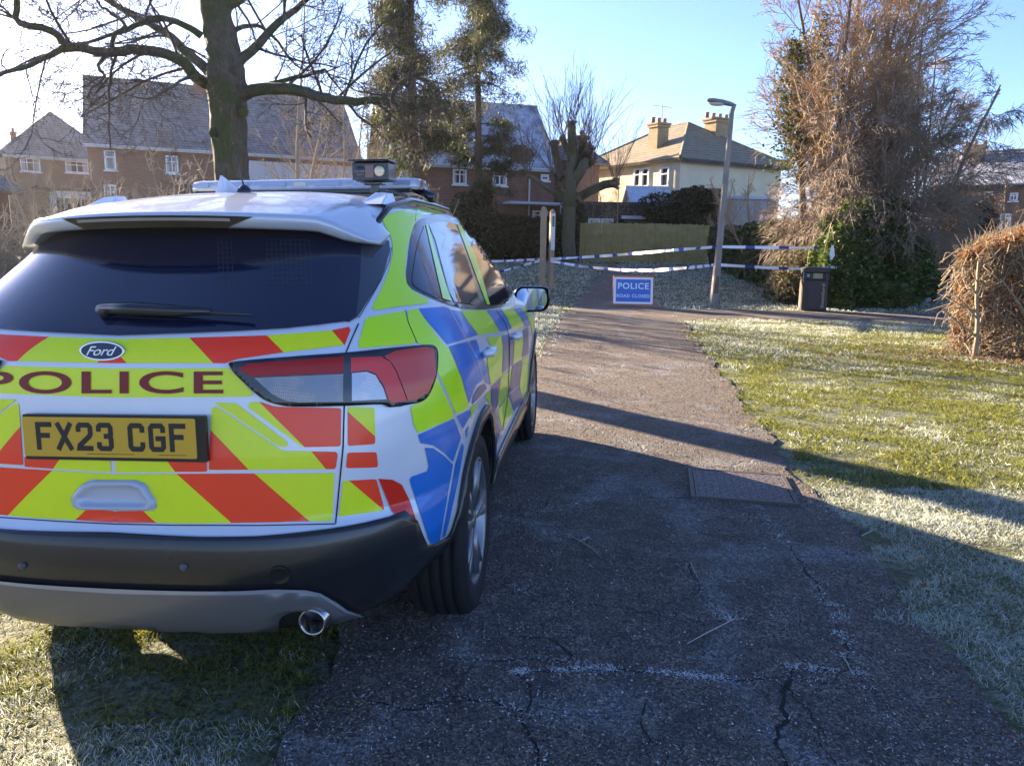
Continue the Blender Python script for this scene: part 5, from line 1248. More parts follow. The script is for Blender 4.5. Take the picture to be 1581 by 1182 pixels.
# ---- spoiler with brake light
mb = MB(); secs = []
N = 40
for k in range(N+1):
    t = -1+2*k/N; x = t*.645; e = abs(t)
    yr = .36+.27*e**2.6; zr = 1.550-.026*e**2-.065*sst(.72, 1.0, e); tp = 1-.72*sst(.8, 1.0, e); yf = .90-.10*e**2
    rt_ = hit('top', x*.985, yf)[0].z+.002
    ym = yr+.22
    secs.append([(x*.985, yf, rt_), (x, (yf+yr)/2+.03, rt_*.5+zr*.5+.014), (x, yr+.04, zr+.006), (x, yr+.008, zr), (x, yr, zr-.008), (x, yr+.012, zr-.037*tp), (x*.99, yr+.03, zr-.045*tp), (x*.99, yr+.20, zr-.035*tp)])
P_ = len(secs[0])
mb.add([p for s_ in secs for p in s_], [((k)*P_+i, (k+1)*P_+i, (k+1)*P_+i+1, k*P_+i+1) for k in range(N) for i in range(P_-1)]+[tuple(range(P_)), tuple(N*P_+i for i in reversed(range(P_)))])
sp = mb.build('roof_spoiler', mat('spoiler_paint', (.52, .55, .61), .3, .15, .5, .7), car, smooth=True)
def on_spoiler(x, v, off):
    e = abs(x)/.645; yr = .36+.27*e**2.6; zr = 1.550-.026*e**2
    return Vector((x, yr+.012*v-off, zr-.009-.034*v-off*.2))
mb = MB(); bl = []; K = 24
for k in range(K+1):
    t = -1+2*k/K
    bl.append([on_spoiler(t*.315, -.02, .003), on_spoiler(t*.285, .35, .004), on_spoiler(t*.255, .75, .004), on_spoiler(t*.235, 1.05, .003)])
mb.add([p for s_ in bl for p in s_], [(k*4+i, (k+1)*4+i, (k+1)*4+i+1, k*4+i+1) for k in range(K) for i in range(3)]); mb.build('brake_light', M_trim, sp, smooth=True)
mb = MB(); mb.add([on_spoiler(-.25+.5*k/K, v, .008) for k in range(K+1) for v in (.15, .42)], [(k*2, k*2+2, k*2+3, k*2+1) for k in range(K)])
mb.build('brake_light_lens', mat('brake_lens', (.30, .27, .28), .2, .2, .5, .8), sp)
# ---- wiper
wp = [hit('px', x, y) for x, y in [(166, 487), (210, 488), (270, 491), (330, 492.5), (392, 496)]]
mb = MB(); mb.tube([p+nn*.03 for p, nn in wp[:4]], [.016, .021, .018, .010], 8); mb.tube([p+nn*.026 for p, nn in wp[2:]], [.008, .007, .005], 6); mb.tube([wp[0][0]+wp[0][1]*.0, wp[0][0]+wp[0][1]*.035], .02, 10)
wpo = mb.build('rear_wiper', M_plast, car, smooth=True)
mb = MB(); mb.tube([p+nn*.012+Vector((0, 0, -.015)) for p, nn in wp[:4]], [.006]*4, 4); mb.build('wiper_blade', M_rub, wpo)
# ---- badge
def oval(a, b, n=40): return [(a*math.cos(2*math.pi*k/n), b*math.sin(2*math.pi*k/n)) for k in range(n)]
bp, bn = hit('px', 160, 541.5); bn = Vector((0, -1, .12)).normalized()
Bm = Matrix.Translation(bp+bn*.001) @ Matrix(((1, 0, 0), (0, .12, -.993), (0, .993, .12))).to_4x4()
mb = MB(); mb.prism(oval(.069, .029), Bm, .008); bd = mb.build('badge', mat('badge_silver', (.6, .62, .65), .2, .9), car, bevel=.002)
mb = MB(); mb.prism(oval(.062, .0235), Bm, .0092); mb.build('badge_field', mat('badge_blue', (.004, .012, .07), .3, 0, .4, .2), bd)
v_, f_ = text_mesh('Ford', .004, .95); mb = MB(); mb.add([Bm @ Vector(((x-.5)*.078+(y-.5)*.016, (y-.5)*.026, .0098)) for x, y in v_], f_); mb.build('badge_lettering', mat('badge_letters', (.7, .72, .76), .3, .5), bd)
# ---- number plate
pts = [hit('px', 44, 672)[0], hit('px', 322, 675)[0]]
pc = hit('px', 181, 673)[0]; tl = math.atan2(-.04, 1)
Pm = Matrix.Translation(Vector((0.008, pc.y-.004, pc.z))) @ Matrix(((1, 0, 0), (0, .05, -1), (0, 1, .05))).to_4x4() @ Matrix.Rotation(R(.35), 4, 'Z')
def rect(x0, y0, x1, y1, r=.006): return rnd([(x0, y0), (x1, y0), (x1, y1), (x0, y1)], r)
mb = MB(); mb.prism(rect(-.268, -.067, .280, .064), Pm, .014); pf = mb.build('plate_surround', mat('plate_surround_black', (.01, .01, .012), .35), car)
mb = MB(); mb.prism(rect(-.268, -.057, .252, .057), Pm, .0175); pl_ = mb.build('number_plate', M_plate, car)
CH = {'F': [[(0, 0), (0, 1), (1, 1)], [(0, .53), (.8, .53)]], 'X': [[(0, 0), (1, 1)], [(0, 1), (1, 0)]],
      '2': [[(0, .80), (0, .9), (.15, 1), (.85, 1), (1, .9), (1, .62), (.9, .52), (.05, .12), (.0, 0), (1, 0)]],
      '3': [[(0, .82), (0, .92), (.15, 1), (.85, 1), (1, .9), (1, .62), (.85, .53), (.4, .53)], [(.85, .53), (1, .44), (1, .1), (.85, 0), (.15, 0), (0, .08), (0, .18)]],
      'C': [[(1, .80), (1, .9), (.85, 1), (.15, 1), (0, .9), (0, .1), (.15, 0), (.85, 0), (1, .1), (1, .2)]],
      'G': [[(1, .80), (1, .9), (.85, 1), (.15, 1), (0, .9), (0, .1), (.15, 0), (.85, 0), (1, .1), (1, .46), (.55, .46)]]}
mb = MB(); sx0 = -.228; w = .036; hh = .067; th = .0073
lev = 0
for ch in 'FX23 CGF':
    if ch == ' ': sx0 += .033; continue
    for st in CH[ch]:
        q = [Vector((sx0+x*w+th, (y-.5)*hh+.002)) for x, y in st]; lft, rgt = [], []
        for i, p in enumerate(q):
            d0 = (q[i]-q[i-1]).normalized() if i > 0 else (q[1]-q[0]).normalized(); d1 = (q[i+1]-q[i]).normalized() if i < len(q)-1 else d0
            n0 = Vector((-d0.y, d0.x)); n1 = Vector((-d1.y, d1.x)); b = (n0+n1).normalized(); l_ = th/max(.5, b.dot(n0)); e = d0*0
            if i == 0: e = -d0*th*.9
            if i == len(q)-1: e = d0*th*.9
            if (i == 0 and st[0] in ((.85, .53), (0, .53))) or (i == len(q)-1 and st[-1] == (.4, .53)): e = e*-.0
            lft.append(p+b*l_+e); rgt.append(p-b*l_+e)
        lev += 1
        for i in range(len(q)-1):
            mb.add([Pm @ Vector((*a, .0182+.00006*(lev % 3))) for a in (lft[i], rgt[i], rgt[i+1], lft[i+1])], [(0, 1, 2, 3)])
    sx0 += .0615
mb.build('plate_lettering', M_ink, pl_)
mb = MB()
for k in range(34): mb.box((Pm @ Vector((-.075+k*.0042, -.0475, .0176))), (.0022, .001, .0022))
for k in range(20): mb.box((Pm @ Vector((.140+k*.0042, -.0475, .0176))), (.0022, .001, .0022))
mb.build('plate_small_print', M_ink, pl_)
# ---- boot handle: raised rim and a scooped middle
def rings(name, outer, inner, offs, m, parent=None, mode='px'):
    n_ = len(outer); vs = []
    for s, o_ in offs:
        for i in range(n_):
            x = outer[i][0]+(inner[i][0]-outer[i][0])*s; y = outer[i][1]+(inner[i][1]-outer[i][1])*s
            p, nn = hit(mode, x, y); vs.append(p+nn*o_)
    K = len(offs); fs = [(k*n_+i, k*n_+(i+1) % n_, (k+1)*n_+(i+1) % n_, (k+1)*n_+i) for k in range(K-1) for i in range(n_)]+[tuple((K-1)*n_+i for i in range(n_))]
    b = MB(); b.add(vs, fs); return b.build(name, m, parent or car, smooth=True)
ho = rnd(z2([(262, 632), (256, 600), (290, 556), (330, 542), (480, 542), (512, 556), (548, 618), (546, 640), (530, 647), (280, 645)]), 4)
hc = (sum(p[0] for p in ho)/len(ho), sum(p[1] for p in ho)/len(ho)+2)
hi_ = [(hc[0]+(p[0]-hc[0])*.62, hc[1]+(p[1]-hc[1])*.35) for p in ho]
rings('boot_handle', ho, hi_, [(0, .001), (.07, .016), (.30, .019), (.48, .017), (.62, .004), (1.0, .001)], mat('handle_paint', (.44, .47, .54), .4, .1, .5, .4))
# ---- parking sensors, tow cover
for x, y in [(39, 869), (287, 873)]:
    p, nn = hit('px', x, y); mb = MB(); mb.lathe([(.0001, .004), (.009, .004), (.011, .002), (.011, -.006)], Matrix.Translation(p+nn*.014) @ nn.to_track_quat('Z', 'Y').to_matrix().to_4x4(), 20)
    mb.build('parking_sensor', mat('sensor_grey', (.07, .07, .08), .4), car, smooth=True)
p, nn = hit('px', 432, 884); mb = MB(); mb.lathe([(.0001, .0), (.027, .0), (.029, .0015), (.031, .0)], Matrix.Translation(p+nn*.0132) @ nn.to_track_quat('Z', 'Y').to_matrix().to_4x4(), 28); mb.build('towing_eye_cover', M_plast, car, smooth=True)
# ---- exhaust
for s in (1, -1):
    ec = Vector((s*.550, .135, .362)); mb = MB()
    Me = Matrix.Translation(ec) @ Matrix.Rotation(math.pi/2, 4, 'X')
    mb.lathe([(.034, -.30), (.034, .035), (.038, .040), (.042, .036), (.042, -.30)], Me, 32); ex = mb.build('exhaust_pipe', M_chrome, car, smooth=True)
    mb = MB(); mb.lathe([(.0001, -.06), (.0345, -.06), (.0345, -.1)], Me, 24); mb.build('pipe_bore', M_under, ex)
# ---- wheels
def wheel(x, y):
    s = 1 if x > 0 else -1
    w_ = bpy.data.objects.new('wheel', None); link(w_, car); w_.location = (x, y, .362)
    Mr = Matrix.Rotation(s*math.pi/2, 4, 'Y')
    mb = MB(); mb.lathe([(.245, -.115), (.30, -.118), (.345, -.108), (.359, -.088), (.363, -.070), (.354, -.068), (.354, -.060), (.364, -.058), (.365, -.024), (.356, -.022), (.356, -.014), (.365, -.012), (.365, .016), (.356, .018), (.356, .026), (.364, .028), (.363, .056), (.354, .058), (.354, .066), (.361, .068), (.357, .090), (.348, .100), (.338, .104), (.336, .110), (.325, .1105), (.322, .1125), (.290, .1145), (.286, .111), (.262, .109), (.252, .104), (.245, .095)], Mr, 64); mb.build('tyre', M_rub, w_, smooth=True)
    mb = MB(); mb.lathe([(.246, -.11), (.235, -.10), (.225, .05), (.236, .085), (.246, .092), (.252, .104), (.246, .106), (.236, .096), (.222, .06)], Mr, 64)
    for k in range(5):
        for d in (-.17, .17):
            a = 2*math.pi*k/5+.3; p0 = Vector((math.cos(a)*.045, math.sin(a)*.045, .075)); p1 = Vector((math.cos(a+d*.6)*.14, math.sin(a+d*.6)*.14, .088)); p2 = Vector((math.cos(a+d)*.238, math.sin(a+d)*.238, .088))
            n0 = len(mb.v); mb.tube([Mr @ p0, Mr @ p1, Mr @ p2], [.022, .016, .019], 6)
    mb.lathe([(.0001, .095), (.03, .095), (.036, .088), (.06, .08), (.065, .03)], Mr, 24); mb.build('rim', M_alloy, w_, smooth=True)
    mb = MB(); mb.lathe([(.0001, .02), (.16, .02), (.16, -.02)], Mr, 32); mb.build('brake_disc', mat('brake_steel', (.10, .10, .11), .5, .7), w_)
for x in (.80, -.80):
    for y in (.98, 3.69): wheel(x, y)
# ---- door handles, mirrors
for py_, (hx, hy) in [(0, (748, 541)), (1, (792, 517))]:
    p, nn = hit('px', hx, hy)
    for s in (1, -1):
        mb = MB(); q = [Vector((s*(p.x+.012), p.y-.10, p.z)), Vector((s*(p.x+.034), p.y-.06, p.z)), Vector((s*(p.x+.036), p.y+.03, p.z-.002)), Vector((s*(p.x+.010), p.y+.09, p.z-.004))]
        mb.tube(q, [.014, .018, .016, .012], 10); mb.build('door_handle', M_paint, car, smooth=True)
def mirror(s):
    mw = Vector((.965, 2.92, 1.10)); hs = MB(); o_ = rnd([(-.112, -.086), (.085, -.078), (.118, -.02), (.108, .066), (.075, .080), (-.085, .082), (-.118, .045)], .03)
    vs = []; prof = [(.93, -.010), (1.0, .0), (1.0, .03), (.93, .075), (.7, .115), (.3, .14)]
    for sc, dy in prof: vs += [Vector((s*(mw.x+x*sc), mw.y+dy, mw.z+z*sc)) for x, z in o_]
    n_ = len(o_); hs.add(vs, [(k*n_+i, k*n_+(i+1) % n_, (k+1)*n_+(i+1) % n_, (k+1)*n_+i) for k in range(len(prof)-1) for i in range(n_)]+[tuple((len(prof)-1)*n_+i for i in range(n_))])
    hs.tube([(s*(mw.x-.09), mw.y+.05, mw.z-.045), (s*(mw.x-.14), mw.y+.07, mw.z-.05), (s*(mw.x-.20), mw.y+.06, mw.z-.055)], [.03, .025, .03], 8)
    h_ = hs.build('door_mirror', M_trim, car, smooth=True)
    gm = MB(); gm.add([Vector((s*(mw.x+x*.82), mw.y-.0115, mw.z+z*.82)) for x, z in o_], [tuple(range(n_))]); gm.build('mirror_glass', mat('mirror_glass', (.34, .41, .54), .03, 1), h_)
mirror(1); mirror(-1)
# ---- roof equipment
def rpx(px, py, y):
    o, d = px_ray(px, py); return o+d*((y-o.y)/d.y)
LBY = 1.745; zr_ = 1.755
mb = MB(); sec = rnd([(-.13, .0), (.13, .0), (.125, .038), (.09, .052), (-.09, .052), (-.125, .038)], .015)
def slab(mb, x0, x1, z0, sec, mi=0, ends=True):
    n_ = len(sec); st = [(x0, .55), (x0+.02, .85), (x0+.06, 1), (x1-.06, 1), (x1-.02, .85), (x1, .55)] if ends else [(x0, 1), (x1, 1)]
    mb.add([Vector((x, LBY+a*k*1.0, z0+b*(.75+.25*k))) for x, k in st for a, b in sec], [(i*n_+j, i*n_+(j+1) % n_, (i+1)*n_+(j+1) % n_, (i+1)*n_+j) for i in range(len(st)-1) for j in range(n_)]+[tuple(range(n_)), tuple((len(st)-1)*n_+j for j in reversed(range(n_)))], mi)
lbr = bpy.data.objects.new('light_bar', None); link(lbr, car)
slab(mb, -.552, .552, 1.696, sec); mb.build('light_bar_lens', mat('light_bar_clear', (.60, .61, .63), .12, .1, .6, .8, var=(18, .6, (.36, .38, .42))), lbr, smooth=True)
mb = MB(); mb.box((0, LBY, 1.688), (1.04, .24, .020)); mb.box((0, LBY, 1.677), (.9, .12, .02)); mb.build('light_bar_base', M_plast, lbr, bevel=.004)
for k, (xa, xb) in enumerate([(-.52, -.44), (-.37, -.25), (-.19, -.07), (-.03, .03), (.07, .19), (.25, .37), (.44, .52)]):
    mb = MB(); mb.box(((xa+xb)/2, LBY-.131, 1.722), (xb-xa, .004, .020)); mb.build('lamp_module', mat('lamp_module_blue', (.30, .35, .50), .25, .3, .5, .6, bump=(220, .6, .002)) if k != 3 else mat('lamp_module_amber', (.55, .50, .42), .25, .2, .5, .6), lbr)
for s in (-1, 1):
    mb = MB(); mb.tube([(s*.50, LBY, 1.70), (s*.56, LBY, 1.68), (s*.60, LBY-.02, 1.655)], [.022, .02, .025], 8); mb.build('light_bar_foot', M_trim, lbr, smooth=True)
    q = [hit('top', s*.592, y)[0]+Vector((0, 0, .028 if .95 < y < 2.6 else .004)) for y in (.78, .95, 1.3, 1.7, 2.1, 2.4, 2.62)]
    mb = MB(); mb.tube(q, [.010, .014, .013, .013, .013, .012, .008], 8); mb.build('roof_rail', M_trim, car, smooth=True)
    mb = MB(); q = hit('top', s*.575, 1.02)[0]; mb.add([q+Vector(v) for v in [(-s*.09, -.10, .003), (s*.01, -.13, .001), (s*.02, .06, .002), (-s*.06, .08, .004), (-s*.05, .0, .05), (s*.0, -.01, .045), (s*.0, .07, .05), (-s*.04, .08, .055)]], [(0, 1, 5, 4), (1, 2, 6, 5), (2, 3, 7, 6), (3, 0, 4, 7), (4, 5, 6, 7)]); mb.build('rail_foot', M_paint, car, bevel=.004)
# camera box with two lenses, on its bracket
c_ = rpx(573, 265, 1.30); bx = bpy.data.objects.new('camera_box', None); link(bx, car); bx.location = c_
mb = MB(); mb.box((0, .05, 0), (.155, .13, .072)); mb.box((0, .04, .042), (.172, .17, .008)); bo = mb.build('camera_housing', M_plast, bx, bevel=.004)
for dx_, m_, nm in [(-.042, mat('dark_lens', (.02, .02, .025), .1, 0, .6, 1), 'lens'), (.040, mat('pale_lens', (.80, .66, .40), .15, .1, .6, 1), 'lens')]:
    mb = MB(); mb.lathe([(.0001, .004), (.019, .003), (.021, .001), (.021, -.01)], Matrix.Translation((dx_, -.018, 0)) @ Matrix.Rotation(math.pi/2, 4, 'X'), 28); mb.build(nm, m_, bx, smooth=True)
mb = MB(); mb.box((-.002, -.017, 0), (.036, .006, .050)); mb.build('camera_window', mat('camera_window', (.20, .11, .09), .2), bx)
mb = MB(); mb.box((0, .05, -.045), (.08, .06, .012)); mb.box((0, .05, -.066), (.03, .03, .045)); mb.box((-.01, .05, -.094), (.16, .08, .014)); mb.box((.10, .05, -.088), (.09, .05, .012), ry=.3); mb.build('camera_bracket', M_trim, bx, bevel=.003)
# fin and whip aerials
fb = hit('px', 345, 295)[0]; fz = fb.z
mb = MB(); mb.add([Vector((fb.x+a, fb.y+b, fz+c)) for a, b, c in [(-.022, -.03, -.005), (.022, -.03, -.005), (.024, .15, -.005), (-.024, .15, -.005), (-.003, -.012, .066), (.003, -.012, .066), (.002, .03, .055), (-.002, .03, .055)]], [(0, 1, 5, 4), (1, 2, 6, 5), (2, 3, 7, 6), (3, 0, 4, 7), (4, 5, 6, 7)])
mb.build('fin_aerial', M_paint, car, bevel=.003)
wb = hit('px', 377, 291)[0]; tip = rpx(361, 221, wb.y+.02)
mb = MB(); mb.lathe([(.0001, .03), (.010, .028), (.026, .012), (.03, .0), (.03, -.01)], Matrix.Translation(wb), 20); mb.tube([wb+Vector((0, 0, .02)), wb+(tip-wb)*.3, tip], [.005, .0025, .0015], 6); mb.build('whip_aerial', M_trim, car, smooth=True)
# ================================================================== STREET THINGS
# lamp post
lb_ = gnd(1102, 471); LYd = lb_.y; lt = at(1130, 172, LYd); e = empty('street_lamp', tuple(lb_), 0, 'slightly leaning grey street lamp post on the frosty verge', 'street lamp'); o0 = lb_.copy()
M_conc = mat('lamp_post_concrete', (.27, .25, .22), .8, var=(4, .6, (.15, .14, .12)), bump=(50, .4, .01))
ax_ = (lt-lb_); q = MB(); P = lambda t: (lb_+ax_*t)-o0
q.tube([P(-.02), P(.0), P(.20), P(.205), P(.6), P(1.0)], [.115, .112, .100, .088, .075, .058], 8); q.build('post', M_conc, e)
q = MB(); q.box(P(.11)+Vector((0, -.098, 0)), (.10, .02, .42)); q.build('access_door', mat('lamp_door', (.11, .085, .06), .8), e)
hp = at(1134, 162, LYd)-o0; he = at(1092, 155, LYd)-o0; q = MB(); q.tube([P(.995), hp+Vector((0, 0, .0)), hp.lerp(he, .12)], [.055, .052, .045], 8); q.build('bracket_arm', M_conc, e, smooth=True)
u = (he-hp).normalized(); q = MB(); secs_ = []
for t, w, h1, h0 in [(.02, .05, .03, .03), (.12, .07, .055, .05), (.45, .13, .075, .045), (.8, .13, .07, .04), (.95, .09, .05, .03), (1.0, .03, .02, .01)]:
    c = hp.lerp(he, t); secs_.append([c+Vector((0, w*math.cos(a), (h1 if math.sin(a) > 0 else h0)*math.sin(a))) for a in [2*math.pi*k/14 for k in range(14)]])
n_ = 14; q.add([p for s_ in secs_ for p in s_], [(i*n_+j, i*n_+(j+1) % n_, (i+1)*n_+(j+1) % n_, (i+1)*n_+j) for i in range(len(secs_)-1) for j in range(n_)]+[tuple(range(n_)), tuple((len(secs_)-1)*n_+j for j in reversed(range(n_)))]); q.build('lamp_head', mat('lamp_head_grey', (.20, .20, .20), .5), e, smooth=True)
q = MB(); c = hp.lerp(he, .62)+Vector((0, 0, -.035)); q.lathe([(.001, -.06), (.07, -.045), (.11, -.01), (.11, .01)], Matrix.Translation(c) @ Matrix.Scale(1.9, 4, (1, 0, 0)), 20); q.build('lamp_bowl', mat('lamp_bowl', (.62, .60, .54), .25, 0, .6, .4), e, smooth=True)
# litter bin
g0 = gnd(1259, 480); e = empty('litter_bin', (g0.x, g0.y+.22, 0), R(-14), 'black square litter bin with lettering down its side by the ivy bush', 'litter bin')
M_bin = mat('bin_black', (.016, .016, .020), .45, 0, .5, .1); Hb = .98; Wb = .56
q = MB(); q.box((0, 0, .36), (Wb, Wb, .70)); q.box((-Wb/2+.04, -Wb/2+.04, .80), (.08, .08, .18)); q.box((Wb/2-.04, -Wb/2+.04, .80), (.08, .08, .18)); q.box((-Wb/2+.04, Wb/2-.04, .80), (.08, .08, .18)); q.box((Wb/2-.04, Wb/2-.04, .80), (.08, .08, .18)); q.box((0, 0, .80), (Wb-.12, Wb-.12, .178)); q.build('bin_body', M_bin, e, bevel=.015)
q = MB(); q.box((0, 0, .935), (Wb+.03, Wb+.03, .09)); q.box((0, 0, .985), (Wb-.06, Wb-.06, .03)); q.build('bin_lid', M_bin, e, bevel=.02)
q = MB(); q.box((-.02, -Wb/2-.004, .33), (.26, .012, .52)); q.build('bin_door', mat('bin_panel', (.028, .027, .03), .5), e, bevel=.004)
q = MB(); q.box((.04, -Wb/2+.058, .81), (.20, .008, .12)); q.build('bin_label', mat('bin_label', (.30, .32, .18), .5), e)
q = MB(); q.box((-.17, -Wb/2+.058, .815), (.06, .006, .07)); q.build('bin_sticker', mat('bin_sticker', (.30, .38, .60), .5), e)
q = MB(); q.box((-Wb/2-.005, 0, .36), (.010, Wb-.12, .60)); q.build('lit_side_panel', mat('bin_lit_side_brown', (.11, .055, .030), .6), e)  # thin brown panel carries the sunlit tone of the bin's left face
v_, f_ = text_mesh('Stamford', .012, 1.05); q = MB(); q.add([(.165+.075*(1-y)-.03, -Wb/2-.004, .08+.55*x) for x, y in v_], f_); q.build('bin_lettering', mat('bin_letters', (.36, .33, .24), .5), e)
# police road sign: frame on feet with blue board
g0 = gnd(977, 473); e = empty('road_sign', (g0.x, g0.y, 0), R(-1.5), 'blue folding POLICE ROAD CLOSED sign standing on the path', 'road sign')
SW, SH = .93, .68; tilt = R(8)
q = MB()
Ms = Matrix.Translation((0, 0, .035)) @ Matrix.Rotation(-tilt, 4, 'X')
def fb(q, x0, x1, z0, z1, y0, y1): q.add([Ms @ Vector((x, y, z)) for x in (x0, x1) for y in (y0, y1) for z in (z0, z1)], [(0, 1, 3, 2), (4, 6, 7, 5), (0, 4, 5, 1), (2, 3, 7, 6), (0, 2, 6, 4), (1, 5, 7, 3)])
fb(q, -SW/2, SW/2, .025, SH-.025, 0, .02); q.build('white_board', mat('sign_white', (.78, .79, .80), .45), e)
q = MB(); fb(q, -SW/2+.055, SW/2-.055, .075, SH-.075, -.004, -.0005); q.build('blue_board', mat('sign_blue', (.012, .12, .50), .4), e)
q = MB(); fb(q, -SW/2-.012, SW/2+.012, SH-.026, SH+.012, -.006, .03); fb(q, -SW/2-.012, SW/2+.012, -.0, .027, -.006, .03); fb(q, SW/2+.001, SW/2+.014, .028, SH-.027, -.004, .03); fb(q, -SW/2-.014, -SW/2-.001, .028, SH-.027, -.004, .03); q.build('orange_frame', mat('sign_orange', (.55, .12, .05), .5), e)
q = MB(); q.box((-.06, .02, .02), (.26, .34, .03)); q.box((0, .26, .03), (SW*.9, .03, .03)); q.tube([(-.4, .26, .03), (-.4, .1, .5)], .012, 6); q.tube([(.4, .26, .03), (.4, .1, .5)], .012, 6); q.build('feet', mat('sign_steel', (.16, .15, .14), .5, .6), e)
for s_, x0, x1, z0, z1, of in [('POLICE', -.365, .365, .375, .525, .022), ('ROAD CLOSED', -.39, .39, .175, .255, .02)]:
    v_, f_ = text_mesh(s_, of, 1.12); q = MB(); q.add([Ms @ Vector((x0+(x1-x0)*x, -.0065, z0+(z1-z0)*y)) for x, y in v_], f_); q.build('sign_lettering', mat('sign_letters', (.62, .74, .88), .45), e)
# notice post
g0 = gnd(843, 444); NP = g0.y; e = empty('notice_post', tuple(g0), R(12), 'pair of pale timber posts holding a narrow notice, tape tied round them', 'post'); M_post = mat('pale_timber_post', (.34, .24, .15), .8, var=(5, .5, (.24, .18, .12)), bump=(30, .3, .01))
for x, w, hh_ in [(-.12, .15, 2.36), (.14, .13, 2.30)]:
    q = MB(); q.box((x, 0, hh_/2-.1), (w, .15, hh_+.0)); q.add([(x-w/2, -.075, hh_-.1+.002), (x+w/2, -.075, hh_-.1+.002), (x+w/2, .075, hh_-.1+.002), (x-w/2, .075, hh_-.1+.002), (x, 0, hh_-.02)], [(0, 1, 4), (1, 2, 4), (2, 3, 4), (3, 0, 4)]); q.build('post', M_post, e)
q = MB(); q.box((.145, -.09, 1.62), (.12, .02, 1.05)); nb_ = q.build('notice_board', mat('notice_white', (.55, .58, .60), .5), e); q = MB(); q.box((.145, -.103, 1.92), (.07, .004, .30)); q.build('notice_panel', mat('notice_green', (.05, .16, .11), .5), nb_)
# barrier tape
M_tw, M_tb = mat('tape_white', (.72, .74, .80), .4), mat('tape_blue', (.02, .05, .28), .4)
def tape(pts, label, seed, sag=0):
    r = random.Random(seed); P = [Vector(p) for p in pts]; out = []
    for a, b in zip(P[:-1], P[1:]):
        n = max(2, int((b-a).length/.11)); out += [a.lerp(b, k/n)+Vector((0, 0, -sag*4*(k/n)*(1-k/n))) for k in range(n)]
    out.append(P[-1]); q = MB(); N = len(out); vs = []
    for i, p in enumerate(out):
        t = (out[min(i+1, N-1)]-out[max(i-1, 0)]).normalized(); a = .5*math.sin(i*.17+seed)+.3*math.sin(i*.45); up = (Vector((0, 0, 1))*math.cos(a)+t.cross(Vector((0, 0, 1)))*math.sin(a))*.036; vs += [p+up, p-up]
    q.add(vs, [(2*i, 2*i+1, 2*i+3, 2*i+2) for i in range(N-1)]); q.m = [1 if i % 7 in (5, 6) else 0 for i in range(N-1)]
    o = q.build('barrier_tape', [M_tw, M_tb]); tag(o, label, 'barrier tape', 'blue and white barrier tapes'); return o
pY = NP-.12; lY = LYd-.12; bY = 19.0
tape([at(700, 405, 24), at(778, 403, 25.5), at(838, 400, pY)], 'upper blue and white tape from behind the car mirror to the timber posts', 1)
tape([at(690, 440, 24), at(778, 418, 25.5), at(838, 401, pY)], 'lower slanting blue and white tape from behind the car to the timber posts', 2)
tape([at(850, 400, pY), at(950, 394, pY-2.6), at(1040, 386, pY-5.2), at(1106, 381, lY)], 'upper blue and white tape between timber posts and lamp post', 3)
tape([at(850, 403, pY), at(900, 411.5, pY-1.6), at(960, 417, pY-3.5), at(1010, 417.5, pY-5), at(1060, 413.5, pY-6.4), at(1104, 409, lY)], 'lower sagging blue and white tape between timber posts and lamp post', 4)
tape([at(1115, 381, lY), at(1180, 382, bY+.1), at(1264, 382.5, bY)], 'upper blue and white tape from lamp post to the ivy bush', 5)
tape([at(1113, 409, lY), at(1180, 413, bY), at(1240, 415, bY-.2), at(1292, 412, bY-.2)], 'lower blue and white tape from lamp post past the bin to the ivy bush', 6)
q = MB(); a = at(1284, 378, bY-.25); q.add([a, a+Vector((.05, 0, -.02)), a+Vector((.09, -.02, -.25)), a+Vector((.02, .01, -.40)), a+Vector((-.03, 0, -.22))], [(0, 1, 2, 3, 4)]); q.build('tape_end', M_tw); tag(bpy.data.objects['tape_end'], 'loose white tape end hanging on the ivy bush', 'tape')
# manhole cover
cs = [gnd(*p) for p in [(1063, 725.5), (1212, 737), (1233, 782), (1065, 771)]]; c = sum(cs, Vector())/4; u = ((cs[1]-cs[0])+(cs[2]-cs[3])).normalized(); rz = math.atan2(u.y, u.x); Wm = ((cs[1]-cs[0]).length+(cs[2]-cs[3]).length)/2; Dm = ((cs[3]-cs[0]).length+(cs[2]-cs[1]).length)/2
e = empty('manhole_cover', (c.x, c.y, .004), rz, 'rectangular rusty brown inspection cover set in the path edge', 'manhole cover')
def _mh(h):
    o = h.xyz(); n = h.tree.nodes.new('ShaderNodeTexBrick'); h.tree.links.new(h.comb(o[0], o[1]), n.inputs['Vector']); n.inputs['Color1'].default_value = (.13, .095, .08, 1); n.inputs['Color2'].default_value = (.10, .075, .065, 1); n.inputs['Mortar'].default_value = (.015, .012, .012, 1)
    n.inputs['Scale'].default_value = 1; n.inputs['Brick Width'].default_value = .085; n.inputs['Row Height'].default_value = .034; n.inputs['Mortar Size'].default_value = .006
    h.col(h.mix(h.math('MULTIPLY', h.rng(h.noise(60, 5, .8), .50, .62), .5), n.outputs['Color'], (.38, .38, .40))); h.nrm(h.bump(n.outputs['Fac'], -1, .012, h.bump(h.noise(40), .6, .01)))
M_mh = shader('cast_cover', _mh, .6); q = MB(); q.box((0, 0, .006), (Wm-.06, Dm-.06, .016)); q.build('cover_plate', M_mh, e)
q = MB(); M_fr = mat('cover_frame', (.085, .07, .06), .6, bump=(80, .6, .006))
for x, y, a, b in [(0, Dm/2-.0125, Wm, .025), (0, -Dm/2+.0125, Wm, .025), (Wm/2-.0125, 0, .025, Dm-.052), (-Wm/2+.0125, 0, .025, Dm-.052)]: q.box((x, y, .008), (a, b, .018))
q.build('cover_frame', M_fr, e)
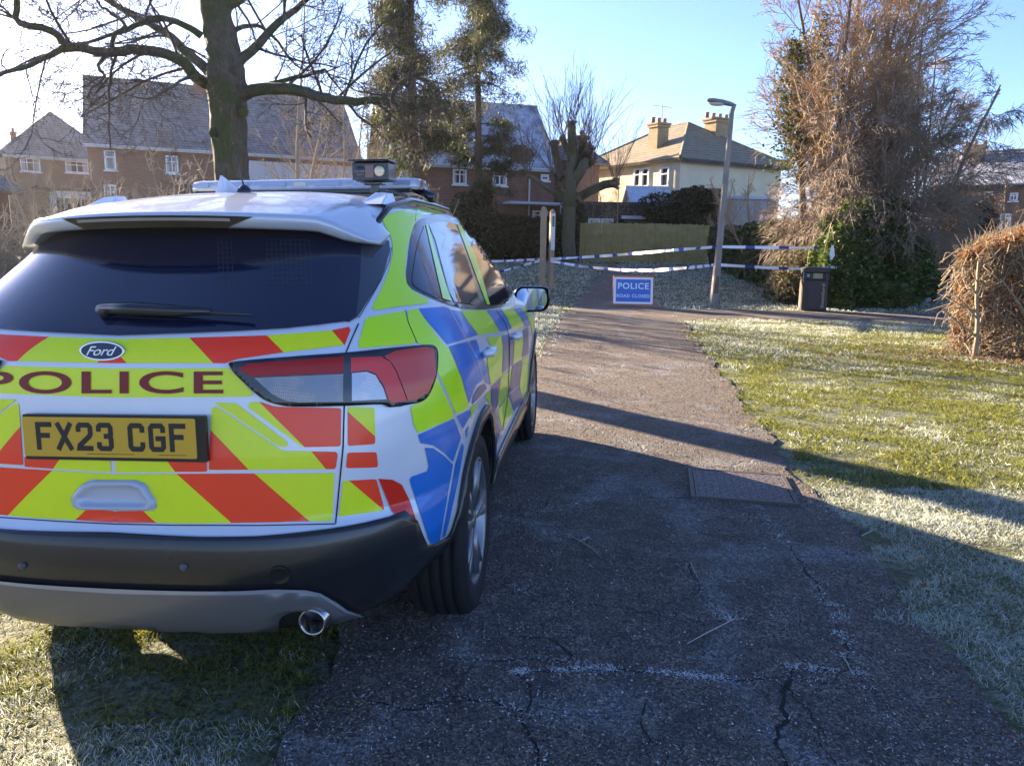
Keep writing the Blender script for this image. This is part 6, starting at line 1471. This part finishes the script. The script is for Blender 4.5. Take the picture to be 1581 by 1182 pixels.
# frosty twigs lying on the path
M_ft = mat('frosty_dead_twig', (.34, .32, .30), .8)
for k, (pts, lb2) in enumerate([([(873, 826), (896, 838), (915, 850), (928, 864)], 'thin frosted twig lying diagonally left of the cover'), ([(1066, 870), (1072, 886), (1080, 900)], 'short frosted twig in the middle of the path'), ([(1108, 940), (1124, 964), (1092, 980), (1060, 998)], 'bent frosted twig lying in the middle foreground'), ([(1296, 1010), (1308, 1028), (1316, 1046)], 'short frosted twig right of the middle foreground'), ([(1330, 830), (1342, 824), (1350, 820)], 'dead leaf stalk at the right edge of the path')]):
    P = [gnd(*p)+Vector((0, 0, .012)) for p in pts]; c = P[0]; q = MB(); q.tube([p-c for p in P], [.0026]*(len(P)-1)+[.0014], 5)
    if len(P) > 3: q.tube([P[1]-c, P[1]-c+Vector((.03, .02, .005)), P[1]-c+Vector((.05, .06, .0))], .002, 4)
    o = q.build('twig', M_ft); o.location = c; tag(o, lb2, 'twig')
# rail beyond the bush
a, b = at(1388, 413, 24), at(1470, 430, 20); q = MB(); q.tube([a, a.lerp(b, .5)+Vector((0, 0, .03)), b], .07, 8); o = q.build('timber_rail', M_wood_dk); tag(o, 'dark timber rail low across the gap beside the ivy bush', 'rail')
for t in (.15, .75):
    p = a.lerp(b, t); q = MB(); q.tube([Vector((p.x, p.y, -.2)), Vector((p.x, p.y, p.z))], .07, 8); oo = q.build('rail_post', M_wood_dk, o)
# ================================================================== WINTER HAZE
q = MB(); q.box((0, 170, 8.4), (640, 500, 19.2)); M_hz = bpy.data.materials.new('haze_air'); M_hz.use_nodes = True; t_ = M_hz.node_tree; t_.nodes.clear()
pv = t_.nodes.new('ShaderNodeVolumePrincipled'); mo = t_.nodes.new('ShaderNodeOutputMaterial'); pv.inputs['Color'].default_value = (.9, .92, .96, 1); pv.inputs['Density'].default_value = .00022; pv.inputs['Anisotropy'].default_value = .55
t_.links.new(pv.outputs[0], mo.inputs['Volume']); hz = q.build('haze', M_hz); tag(hz, kind='stuff')
